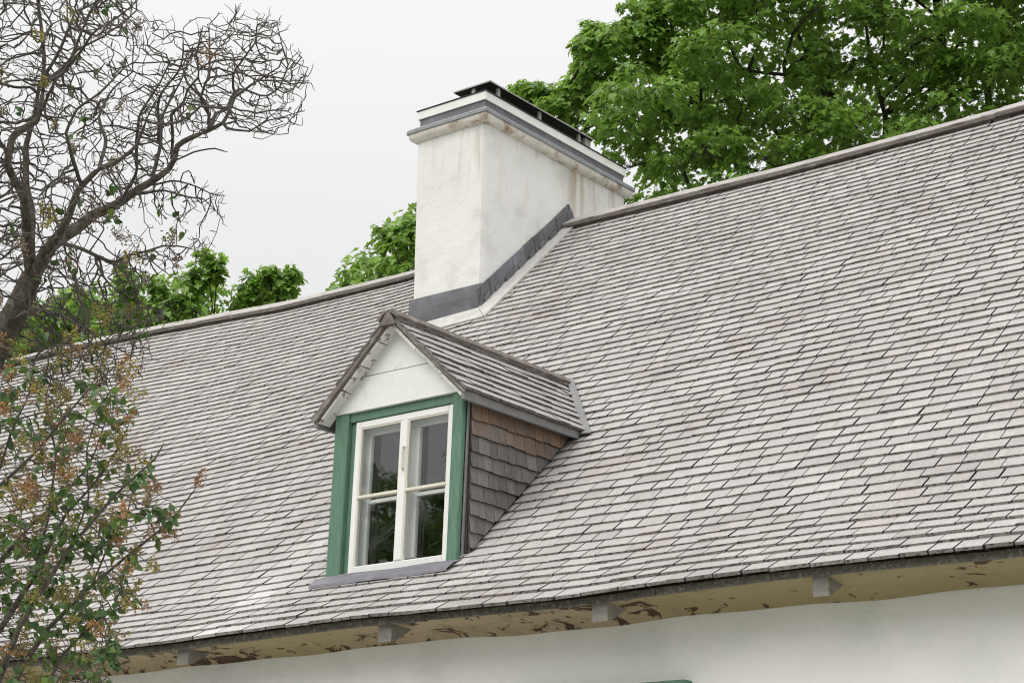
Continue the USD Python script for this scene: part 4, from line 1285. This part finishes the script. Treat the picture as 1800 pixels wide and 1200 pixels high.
# ---- the half bare lilac tree on the left
LD = 8.2
trunk_seq = [(-300, 1900, 0.1204, 0), (-190, 1150, 0.1075, 0), (-120, 860, 0.0989, 0), (-62, 710, 0.0860, 0), (-28, 650, 0.0757, 0), (0, 600, 0.0671, 0), (22, 555, 0.0585, 0), (40, 518, 0.0516, 0), (54, 485, 0.0464, 0)]
limbs = [
    (None, trunk_seq),
    (0, [(56, 490, 0.0285, 0), (48, 400, 0.0212, -.10), (38, 340, 0.0187, -.16), (16, 288, 0.0179, -.2), (22, 247, 0.0163, -.15), (66, 208, 0.0131, -.05), (76, 166, 0.0113, 0), (80, 90, 0.0084, .05), (68, 20, 0.0079, .1), (60, -80, 0.0046, .1)]),
    (0, [(60, 485, 0.0244, .05), (58, 400, 0.0187, .15), (50, 333, 0.0155, .25), (46, 262, 0.0141, .35), (58, 215, 0.0104, .35), (70, 150, 0.0091, .4), (105, 90, 0.0079, .4), (130, 20, 0.0052, .4)]),
    (0, [(62, 480, 0.0265, -.05), (112, 400, 0.0183, -.2), (143, 330, 0.0139, -.3), (172, 302, 0.0122, -.35), (205, 288, 0.0084, -.4), (240, 255, 0.0072, -.4), (262, 200, 0.0046, -.45)]),
    (0, [(60, 490, 0.0346, .0), (100, 430, 0.0305, .1), (160, 382, 0.0253, .2), (214, 358, 0.0212, .25), (262, 327, 0.0179, .3), (302, 290, 0.0139, .3), (314, 255, 0.0141, .3), (362, 231, 0.0108, .35), (396, 212, 0.0086, .35), (412, 168, 0.0072, .4), (440, 150, 0.0052, .4), (490, 120, 0.0040, .4)]),
    (4, [(366, 230, 0.0086, .35), (366, 200, 0.0075, .3), (358, 178, 0.0072, .25), (330, 150, 0.0046, .2), (322, 120, 0.0033, .2)]),
    (4, [(392, 216, 0.0079, .35), (405, 226, 0.0059, .4), (435, 234, 0.0046, .45), (468, 212, 0.0040, .5), (522, 197, 0.0026, .55)]),
    (4, [(214, 358, 0.0094, .25), (245, 300, 0.0084, .1), (243, 240, 0.0086, 0), (246, 200, 0.0072, -.05), (280, 150, 0.0052, -.1), (300, 110, 0.0040, -.1)]),
    (4, [(272, 318, 0.0091, .3), (282, 250, 0.0080, .35), (285, 205, 0.0072, .4), (300, 170, 0.0052, .45), (330, 115, 0.0040, .45)]),
    (4, [(104, 432, 0.0113, .1), (150, 444, 0.0084, -.05), (186, 460, 0.0086, -.1), (203, 464, 0.0075, -.1), (226, 450, 0.0072, -.1), (250, 446, 0.0059, -.1), (290, 436, 0.0040, -.1), (330, 440, 0.0030, -.1), (371, 446, 0.0020, -.1)]),
    (9, [(235, 455, 0.0040, -.1), (238, 478, 0.0033, -.1), (240, 500, 0.0023, -.1)]),
    (9, [(255, 447, 0.0040, -.1), (275, 470, 0.0033, -.15), (300, 488, 0.0023, -.2), (315, 494, 0.0016, -.2)]),
    (9, [(160, 450, 0.0066, -.1), (175, 490, 0.0059, -.2), (195, 508, 0.0046, -.25), (225, 512, 0.0040, -.25), (255, 540, 0.0026, -.3), (290, 562, 0.0020, -.3)]),
    (0, [(30, 570, 0.0094, -.1), (70, 545, 0.0086, -.3), (120, 560, 0.0079, -.35), (160, 580, 0.0052, -.4), (190, 610, 0.0033, -.4)]),
    (1, [(20, 280, 0.0094, -.2), (-10, 230, 0.0080, -.25), (-30, 160, 0.0066, -.3), (-20, 60, 0.0046, -.3)]),
    (1, [(70, 200, 0.0091, 0), (105, 130, 0.0079, -.1), (140, 85, 0.0059, -.2), (190, 60, 0.0040, -.25), (240, 20, 0.0033, -.3)]),
    (1, [(78, 150, 0.0091, 0), (125, 110, 0.0079, .1), (145, 60, 0.0059, .1), (170, 0, 0.0046, .1)]),
    (4, [(366, 226, 0.0089, 0.35), (367, 200, 0.0099, 0.32), (350, 175, 0.0081, 0.25), (357, 155, 0.0072, 0.20), (367, 137, 0.0063, 0.20), (370, 118, 0.0054, 0.25), (366, 42, 0.0027, 0.30)]),
    (4, [(369, 224, 0.0089, 0.35), (380, 197, 0.0099, 0.42), (400, 190, 0.0090, 0.50), (410, 166, 0.0081, 0.50), (425, 155, 0.0072, 0.55), (465, 170, 0.0063, 0.60), (490, 156, 0.0054, 0.60), (505, 116, 0.0045, 0.60), (495, 80, 0.0036, 0.60), (487, 36, 0.0023, 0.60)]),
    (18, [(410, 165, 0.0072, 0.50), (407, 130, 0.0063, 0.40), (430, 100, 0.0054, 0.35), (450, 75, 0.0045, 0.35), (452, 36, 0.0023, 0.35)]),
    (8, [(278, 255, 0.0081, 0.35), (272, 190, 0.0072, 0.20), (280, 165, 0.0063, 0.10), (310, 125, 0.0054, 0.05), (320, 90, 0.0045, 0.00), (325, 52, 0.0023, 0.00)]),
    (4, [(300, 290, 0.0090, 0.30), (300, 205, 0.0081, 0.10), (320, 185, 0.0072, 0.00), (325, 160, 0.0063, -0.10), (350, 135, 0.0054, -0.10), (345, 100, 0.0045, -0.15), (360, 45, 0.0023, -0.20)]),
    (1, [(76, 150, 0.0089, 0.00), (110, 131, 0.0090, -0.20), (140, 96, 0.0072, -0.30), (165, 56, 0.0054, -0.35), (210, 30, 0.0045, -0.40), (242, 4, 0.0027, -0.40)]),
    (1, [(80, 110, 0.0090, 0.05), (80, 66, 0.0072, 0.20), (96, 40, 0.0063, 0.30), (72, 8, 0.0045, 0.30), (60, -60, 0.0027, 0.30)]),
    (3, [(150, 325, 0.0089, -0.30), (130, 280, 0.0090, -0.45), (120, 235, 0.0072, -0.50), (140, 190, 0.0063, -0.50), (180, 160, 0.0054, -0.50), (215, 120, 0.0036, -0.50)]),
    (3, [(172, 302, 0.0090, -0.35), (180, 250, 0.0081, -0.20), (170, 205, 0.0063, -0.10), (195, 160, 0.0054, 0.00), (235, 130, 0.0036, 0.00)]),
    (4, [(300, 288, 0.0063, 0.30), (340, 268, 0.0054, 0.35), (372, 262, 0.0045, 0.40), (400, 270, 0.0027, 0.45)]),
    (4, [(245, 340, 0.0072, 0.20), (290, 335, 0.0054, 0.10), (330, 345, 0.0045, 0.05), (360, 350, 0.0036, 0.00), (385, 382, 0.0018, 0.00)]),
    (4, [(265, 328, 0.0072, 0.30), (310, 318, 0.0054, 0.30), (350, 330, 0.0045, 0.30), (375, 342, 0.0036, 0.30), (398, 344, 0.0018, 0.30)]),
]
P0, par0, fixed0 = add_limbs(limbs, LD)
ra = np.random.default_rng(31)
regA = [(-90, -160), (250, -160), (262, -5), (232, 20), (290, 50), (305, 95), (345, 40), (400, 12), (440, 30), (490, 20), (512, 80), (545, 120), (540, 170), (528, 200), (500, 235), (470, 250), (430, 240), (395, 225), (360, 240), (330, 262), (300, 300), (255, 345), (200, 385), (120, 440), (60, 500), (-90, 500)]
regB = [(300, 300), (400, 345), (385, 392), (290, 400), (230, 385), (220, 360)]
regC = [(70, 455), (370, 425), (378, 450), (290, 470), (250, 500), (300, 560), (250, 610), (200, 625), (40, 620), (30, 540)]
regD = [(140, 480), (250, 500), (270, 640), (200, 690), (40, 700), (60, 560)]
att = np.concatenate([cloud([(regA, 4700, .05, .75), (regB, 170, .25, .3), (regC, 1000, -.15, .5), (regD, 500, -.3, .4)], LD, .8, ra)])
PT, parT = colonize(P0, par0, att, step=.044, reach=.30, kill=.056, jitter=.36, iters=220, persist=.4, cone=.15)
# short spurs and forked tips along the thin twigs
rs = np.random.default_rng(33)
dT = unit(PT - PT[np.maximum(parT, 0)])
tall = np.bincount(parT[parT >= 0], minlength=len(PT))
cand = np.nonzero((np.arange(len(PT)) > len(P0)))[0]
wsp = np.where(tall[cand] == 0, 3.0, 1.0)
PL, QL = list(PT), list(parT)
for k in rs.choice(cand, 3200, p=wsp / wsp.sum()):
    o = unit(dT[k] * .7 + rs.normal(0, .6, 3) + np.array([0, 0, .35]))
    a_ = PT[k] + o * rs.uniform(.015, .035)
    PL.append(a_); QL.append(int(k))
    o = unit(o + rs.normal(0, .45, 3) + np.array([0, 0, .25]))
    PL.append(a_ + o * rs.uniform(.012, .035)); QL.append(len(PL) - 2)
PT, parT = np.array(PL), np.array(QL)
PT[len(P0):] += np.random.default_rng(35).normal(0, .0065, (len(PT) - len(P0), 3))
rrT, leafsT = radii(parT, {}, .0018, 2.25)
lim = np.zeros(len(PT)); lim[list(fixed0)] = list(fixed0.values())
rrT = np.where(lim > 0, np.minimum(lim, rrT * 1.7 + .001), np.minimum(rrT, .0115))
rrT = even_taper(parT, rrT, .905)
lilac = thing('lilac_tree', 'half bare gnarled lilac tree with dark twisted branches against the white sky', 'tree')
bush(lilac, PT, parT, rrT, leafsT, 190, 70, .011, 'bark',
     lambda q: np.where(q[:, 0] < 330, 1.0, .04) * np.where(q[:, 1] > 330, 2.2, .6),
     lambda q: np.where(q[:, 0] < 280, 1.0, .12) * np.where(q[:, 1] > 380, 2.5, .8),
     90, (.028, .05), (.05, .10), {'pink': .45, 'rust': .15, 'olive': .40}, 3, 60)

# ---- the leafy lilac below it
SD = 7.7
stems = [
    (None, [(-230, 1900, 0.0217, 0), (-120, 1420, 0.0186, 0), (-25, 1140, 0.0149, 0), (58, 1015, 0.0118, 0), (120, 905, 0.0087, 0), (172, 840, 0.0062, 0), (205, 790, 0.0037, 0), (225, 740, 0.0025, 0)]),
    (None, [(-200, 1900, 0.0217, -.2), (-60, 1350, 0.0174, -.2), (35, 1100, 0.0124, -.25), (118, 968, 0.0093, -.3), (200, 872, 0.0068, -.3), (272, 806, 0.0037, -.35), (288, 780, 0.0025, -.35)]),
    (None, [(-150, 1900, 0.0186, .15), (-30, 1300, 0.0149, .15), (80, 1105, 0.0112, .2), (160, 1032, 0.0087, .25), (250, 962, 0.0062, .3), (308, 905, 0.0037, .3), (340, 862, 0.0025, .3)]),
    (None, [(-260, 1800, 0.0186, .3), (-110, 1200, 0.0136, .3), (-20, 1005, 0.0112, .3), (50, 932, 0.0087, .3), (118, 872, 0.0062, .35), (165, 800, 0.0043, .35), (190, 730, 0.0025, .35)]),
    (None, [(-300, 1700, 0.0186, -.1), (-140, 1100, 0.0136, -.1), (-20, 870, 0.0099, -.15), (60, 800, 0.0074, -.15), (112, 742, 0.0056, -.2), (150, 690, 0.0037, -.2), (200, 645, 0.0025, -.2)]),
    (None, [(-90, 1900, 0.0174, -.1), (20, 1330, 0.0124, -.1), (110, 1150, 0.0087, -.1), (172, 1085, 0.0062, -.15), (225, 1060, 0.0037, -.15)]),
    (0, [(60, 1012, 0.0074, 0), (90, 900, 0.0062, .1), (100, 800, 0.0050, .15), (80, 700, 0.0037, .2), (100, 640, 0.0025, .2)]),
    (1, [(120, 966, 0.0062, -.3), (150, 880, 0.0050, -.35), (150, 790, 0.0037, -.4), (175, 720, 0.0025, -.4)]),
    (2, [(160, 1032, 0.0062, .2), (190, 960, 0.0050, .15), (225, 900, 0.0037, .1), (235, 850, 0.0025, .1)]),
    (4, [(-15, 866, 0.0074, -.15), (20, 760, 0.0056, -.3), (50, 690, 0.0043, -.35), (60, 640, 0.0025, -.4)]),
]
P1, par1, fixed1 = add_limbs(stems, SD)
regS1 = [(-60, 600), (120, 600), (205, 640), (238, 665), (215, 740), (232, 800), (262, 832), (345, 860), (312, 930), (270, 960), (248, 1000), (236, 1060), (205, 1110), (205, 1240), (-60, 1240)]
regS2 = [(-60, 700), (210, 690), (225, 800), (240, 850), (215, 980), (200, 1090), (190, 1240), (-60, 1240)]
rb = np.random.default_rng(41)
att1 = cloud([(regS1, 900, 0.0, .55), (regS2, 800, 0.0, .6)], SD, .6, rb)
PS_, parS = colonize(P1, par1, att1, step=.04, reach=.42, kill=.07, jitter=.3, iters=160, pull=(0, 0, .12), persist=.5)
rrS, leafsS = radii(parS, {}, .0021, 2.3)
lim = np.zeros(len(PS_)); lim[list(fixed1)] = list(fixed1.values())
rrS = np.where(lim > 0, np.minimum(lim * .95, rrS * 2.0 + .001), np.minimum(rrS, .0065))
rrS = even_taper(parS, rrS, .95)
shrub = thing('lilac_shrub', 'leafy lilac with olive and rusty seed heads in front of the roof, lower left', 'shrub')
bush(shrub, PS_, parS, rrS, leafsS, 1900, 230, .009, 'bark',
     lambda q: np.where(q[:, 1] > 900, 2.0, 1.0) * np.where(q[:, 0] < 350, 1.0, 0) * np.where(q[:, 1] > 640, 1.0, .3),
     lambda q: np.where(q[:, 1] < 900, 1.6, 1.0) * np.where(q[:, 0] < 360, 1.0, 0),
     300, (.024, .050), (.06, .12), {'olive': .72, 'rust': .28}, 5, 120)


# ---- maples behind the cottage
def maple(name, label, base, boughs, nspray, per_spray, leaf, spray_r, singles, seed, keep=None, limbs_=(), group=None, density=1.0, tint=1.0, trunk_r=.22, fork=(0, 0, 5.5)):
    """trunk and limbs to every bough; each bough is a layered umbrella of leaf sprays. boughs: (centre, radius)"""
    r = np.random.default_rng(seed)
    base = np.array(base, float)
    t = thing(name, label, 'tree', group=group)
    fork = base + np.array(fork)
    parts = [tube(np.array([base, base * .5 + fork * .5 + r.normal(0, .08, 3), fork, fork + np.array([.05, -.04, 1.2]), fork + np.array([0, 0, 2.25])]), np.array([1.15, 1, .85, .55, .3]) * trunk_r, 10)]
    br = []
    pos, ax, nm, tn = [], [], [], []
    cen = np.mean([b_[0] for b_ in boughs], axis=0)
    top = fork + np.array([0, 0, 2.2])
    limb_pts = np.concatenate([[np.array(q[k_][:3]) * (1 - w_) + np.array(q[k_ + 1][:3]) * w_ for k_ in range(len(q) - 1) for w_ in (0, .25, .5, .75)] for q in limbs_]) if limbs_ else None
    for (c, rad) in boughs:
        c = np.array(c)
        out = unit((c - np.array([fork[0], fork[1], c[2]])) + 1e-3)
        s0 = fork + (top - fork) * r.uniform(0, 1)
        if limb_pts is not None:
            s0 = limb_pts[np.argmin(np.linalg.norm((limb_pts - c) * np.array([1, 1, 1.3]) + np.array([0, 0, .5]), axis=1))]
        dl = float(np.linalg.norm(c - s0))
        mid = s0 * .45 + c * .55 + np.array([0, 0, .09]) * dl + r.normal(0, .05, 3) * dl
        m2 = s0 * .2 + c * .8 + np.array([0, 0, .04]) * dl + r.normal(0, .03, 3) * dl
        parts.append(tube(np.array([s0, s0 * .75 + mid * .25 + r.normal(0, .02, 3) * dl, mid, m2, c]), [.032, .026, .020, .014, .008], 5))
        e1 = out; e2 = np.cross([0, 0, 1], out)
        for k in range(nspray):
            a_ = r.uniform(0, 6.28); q = math.sqrt(r.uniform(.03, 1)) * rad
            h = .30 * rad * (1 - (q / rad) ** 2) - .28 * (q * math.cos(a_)) + r.normal(0, .10)
            sc = c + e1 * q * math.cos(a_) + e2 * q * math.sin(a_) + np.array([0, 0, h])
            br.append(tube(np.array([c, (c + sc) / 2 + np.array([0, 0, .06]), sc]), [.006, .004, .002], 3))
            so = unit((sc - c) + out * .35 * rad + r.normal(0, .1, 3))
            so[2] *= .3
            n_ = int(per_spray * r.uniform(.6, 1.4) * density)
            rr_ = min(spray_r, (.6 if nspray > 10 else 1.15) * rad) * r.uniform(.7, 1.25)
            aa = r.uniform(0, 6.28, n_); qq = np.sqrt(r.uniform(0, 1, n_)) * rr_
            d0 = np.stack([np.cos(aa), np.sin(aa), 0 * aa], 1)
            p_ = sc + d0 * qq[:, None] * np.array([1, 1, 0]) + np.array([0, 0, 1]) * (.10 * rr_ - .75 * qq ** 2 / rr_ * .55 + r.normal(0, .045, n_))[:, None]
            o = unit(d0 * (qq / rr_)[:, None] + so * .6 + r.normal(0, .3, (n_, 3)))
            o[:, 2] = 0
            o = unit(o)
            dip = r.uniform(.05, .95, n_)
            ax.append(o * np.cos(dip)[:, None] - np.array([0, 0, 1]) * np.sin(dip)[:, None])
            nm.append(o * np.sin(dip)[:, None] + np.array([0, 0, 1]) * np.cos(dip)[:, None] + r.normal(0, .3, (n_, 3)))
            pos.append(p_)
            base_t = tint * np.array([.172, .308, .052]) * r.uniform(.72, 1.2)
            tn.append(base_t * r.uniform(.75, 1.3, (n_, 1)) * np.array([1, 1, 1]) + (r.random((n_, 1)) < .12) * np.array([.03, .035, .0]))
    for seq in limbs_:
        seq = np.array(seq, float)
        parts.append(tube(seq[:, :3], seq[:, 3] * .6, 7))
    v, f = merge_vf(parts)
    obj('trunk', (v, f), 'maple_bark', t, smooth=True)
    v, f = merge_vf(br)
    obj('twigs', (v, f), 'maple_bark', t, kind='stuff')
    pos, ax, nm, tn = map(np.concatenate, (pos, ax, nm, tn))
    LV = leaves_mesh(pos, ax, nm, r.uniform(leaf * .7, leaf * 1.2, len(pos)), MAPLE_V, MAPLE_F, .22, .28, r=r)
    if keep is not None:
        px_, _ = to_px(LV.mean(1))
        ok_ = keep(px_)
        LV, tn = LV[ok_], tn[ok_]
    put_leaves(t, LV, MAPLE_F, 'maple_leaf', tn, singles, rest_name='crown')
    return t


rm = np.random.default_rng(51)
MD = 24.5


def bough_field(poly, d0, d1, n_, rad, r, minpx=0):
    """bough centres spread evenly through a crown volume whose outline from the garden is poly"""
    pg = Polygon(poly); x0, y0, x1, y1 = pg.bounds
    out, pts = [], []
    while len(out) < n_:
        c = np.stack([r.uniform(x0, x1, 60), r.uniform(y0, y1, 60), r.uniform(d0, d1, 60)], 1)
        c = c[in_poly(c[:, :2], poly)]
        if not len(c):
            continue
        if pts:
            A = np.array(pts)
            d = np.sqrt((c[:, None, 0] - A[None, :, 0]) ** 2 + ((c[:, None, 1] - A[None, :, 1]) * 1.3) ** 2 + ((c[:, None, 2] - A[None, :, 2]) * 45) ** 2).min(1)
            q = c[np.argmax(d)]
        else:
            q = c[0]
        pts.append(q)
        out.append((ray_point(q[0], q[1], q[2]), rad * r.uniform(.7, 1.25)))
    return out


big = [(1190, -140), (1185, 20), (1125, 100), (1125, 150), (1075, 210), (1030, 225), (1090, 300), (1130, 360), (1140, 470), (1500, 420), (1900, 300), (2150, 250), (2150, -350), (1200, -350)]
bf = bough_field(big, MD - 1.2, MD + 2.3, 160, .66, rm)
# three boughs that reach out past the rest, towards the chimney
for q, d, rd in (((1055, 82), MD - .6, .28), ((1052, 124), MD + .2, .30), ((1036, 72), MD + .3, .16), ((1105, 75), MD - .3, .38), ((1020, 170), MD + .1, .32), ((930, 168), MD + .1, .16), ((1122, 28), MD - .2, .25), ((950, 186), MD + .1, .30), ((995, 195), MD - .2, .36), ((1150, 45), MD, .4), ((1172, -20), MD + .4, .45)):
    bf.append((ray_point(*q, d), rd))
TB = ray_point(1700, 640, MD + 2.2); TB[2] = 0
lm = []
for pts in ([(1700, 380, .17, 1.8), (1690, 250, .15, 1.7), (1660, 120, .12, 1.6), (1640, -60, .09, 1.6)], [(1640, 400, .11, .9), (1480, 200, .08, .5), (1440, 130, .06, .4), (1390, 40, .04, .4), (1340, -60, .03, .4)],
            [(1480, 200, .06, .5), (1420, 135, .05, .3), (1340, 128, .035, .2), (1290, 120, .02, .2)], [(1750, 300, .10, 1.0), (1735, 150, .08, .8), (1745, 60, .06, .7), (1760, -80, .05, .7)],
            [(1560, 330, .07, .6), (1555, 200, .05, .4), (1530, 110, .04, .4), (1515, -20, .03, .4)], [(1300, 300, .05, .5), (1230, 190, .035, .3), (1150, 80, .02, .2), (1130, 50, .012, .2)],
            [(1250, 420, .06, 1.6), (1200, 300, .045, 1.4), (1120, 230, .03, 1.0), (1040, 170, .02, .5), (960, 180, .012, .2)], [(1900, 300, .1, 1.5), (1880, 120, .07, 1.2), (1860, -60, .05, 1.0)], [(2050, 200, .1, 1.5), (2040, 0, .07, 1.2), (2020, -160, .05, 1.0)],
            [(1420, 420, .07, 2.4), (1390, 260, .05, 2.4), (1260, 120, .04, 2.2), (1220, -20, .03, 2.0), (1230, -180, .02, 2.0)], [(1390, 260, .05, 2.4), (1330, 330, .03, 1.6), (1240, 340, .02, .8)], [(1560, 330, .06, .6), (1480, 330, .03, -.2), (1400, 350, .02, -.5)]):
    lm.append([(*ray_point(p[0], p[1], MD + p[3]), p[2]) for p in pts])
maple('maple_tree', 'big green maple rising behind the roof to the right of the chimney', TB, bf, 15, 27, .104, .26, 300, 61, limbs_=lm, fork=(0, 0, 6.5), trunk_r=.3)

# maple behind the chimney, seen at its left
pl = [(752, 392), (715, 410), (705, 435), (670, 462), (640, 500), (622, 530), (770, 530), (770, 410)]
bf = bough_field(pl, MD - 2.0, MD - .6, 12, .42, rm, 52)
for q, d, rd in (((738, 386), MD - 1.5, .26), ((700, 408), MD - 1.4, .24), ((682, 412), MD - 1.3, .15), ((664, 470), MD - 1.3, .28), ((634, 496), MD - 1.2, .24), ((606, 517), MD - 1.2, .18), ((730, 415), MD - 1.3, .28)):
    bf.append((ray_point(*q, d), rd))
tb = ray_point(830, 560, MD - .9); tb[2] = 0
maple('maple_tree', 'green maple sprays reaching out from behind the left side of the chimney', tb, [(c_, q_ * .75) for c_, q_ in bf], 9, 14, .106, .20, 60, 62, fork=(0, 0, 6.0), trunk_r=.18)

# the two lower crowns that peep over the ridge on the left
pl = [(215, 530), (225, 512), (245, 515), (255, 535), (300, 525), (325, 520), (340, 500), (355, 500), (350, 535), (365, 555), (370, 590), (200, 610)]
bf = bough_field(pl, MD - .5, MD + 1.4, 13, .50, rm, 52)
for q, d, rd in (((366, 468), MD, .13), ((382, 476), MD, .08), ((352, 488), MD, .15), ((338, 506), MD, .18), ((222, 498), MD, .16), ((238, 512), MD, .18), ((286, 512), MD, .14), ((325, 522), MD + .3, .26), ((340, 545), MD, .45), ((270, 545), MD, .45), ((300, 560), MD, .5), ((240, 560), MD + .3, .5)):
    bf.append((ray_point(*q, d), rd))
tb = ray_point(290, 640, MD + .6); tb[2] = 0
maple('maple_tree', 'green maple top peeping over the ridge next to the bare lilac branches', tb, [(c_, q_ * .72) for c_, q_ in bf], 9, 12, .106, .21, 60, 63, fork=(0, 0, 4.6), trunk_r=.18)

bf = []
for q, d, rd in (((462, 503), MD + .5, .18), ((492, 506), MD + .3, .15), ((512, 496), MD + .3, .10), ((474, 484), MD + .3, .10), ((440, 506), MD + .3, .10), ((450, 524), MD + .4, .2), ((428, 532), MD + .5, .22), ((490, 528), MD + .6, .16), ((436, 556), MD + .6, .3), ((412, 556), MD + .7, .2), ((470, 558), MD + .8, .28)):
    bf.append((ray_point(*q, d), rd))
tb = ray_point(480, 640, MD + .9); tb[2] = 0
ls = [[(*ray_point(480, 560, MD + .6), .03), (*ray_point(490, 535, MD + .55), .02), (*ray_point(500, 515, MD + .5), .01)], [(*ray_point(478, 560, MD + .6), .02), (*ray_point(486, 520, MD + .5), .012), (*ray_point(480, 505, MD + .5), .006)]]
maple('maple_tree', 'small maple top above the ridge halfway between lilac and chimney', tb, [(c_, q_ * .65) for c_, q_ in bf], 9, 11, .106, .19, 60, 64, fork=(0, 0, 4.6), limbs_=ls, trunk_r=.14)

pl = [(20, 575), (60, 560), (100, 540), (165, 530), (175, 600), (20, 640)]
bf = bough_field(pl, MD + .5, MD + 2.0, 12, .5, rm, 45)
tb = ray_point(90, 680, MD + 1.4); tb[2] = 0
maple('maple_tree', 'green maple crown glimpsed low behind the lilac trunk above the far ridge', tb, [(c_, q_ * .8) for c_, q_ in bf], 9, 20, .12, .18, 40, 65, fork=(0, 0, 4.0), trunk_r=.18)

# the tree across the garden that is mirrored in the dormer panes
bf = []
rw = np.random.default_rng(71)
for k in range(34):
    u_ = unit(rw.normal(0, 1, 3)); q = rw.uniform(.5, 1.0)
    bf.append((np.array([-18.2, -3.5, 6.3]) + u_ * q * np.array([3.3, 3.3, 2.6]), .9))
for k in range(16):
    bf.append((np.array([-18.0, -3.5, 4.4]) + rw.uniform(-1, 1, 3) * np.array([4.6, 4.6, 2.4]), 1.0))
maple('garden_tree', 'dark leafy tree that shows only as a reflection in the dormer panes', (-18.0, -3.5, 0), bf, 10, 14, .24, .5, 0, 66, fork=(0, 0, 2.5), trunk_r=.25, tint=.42)
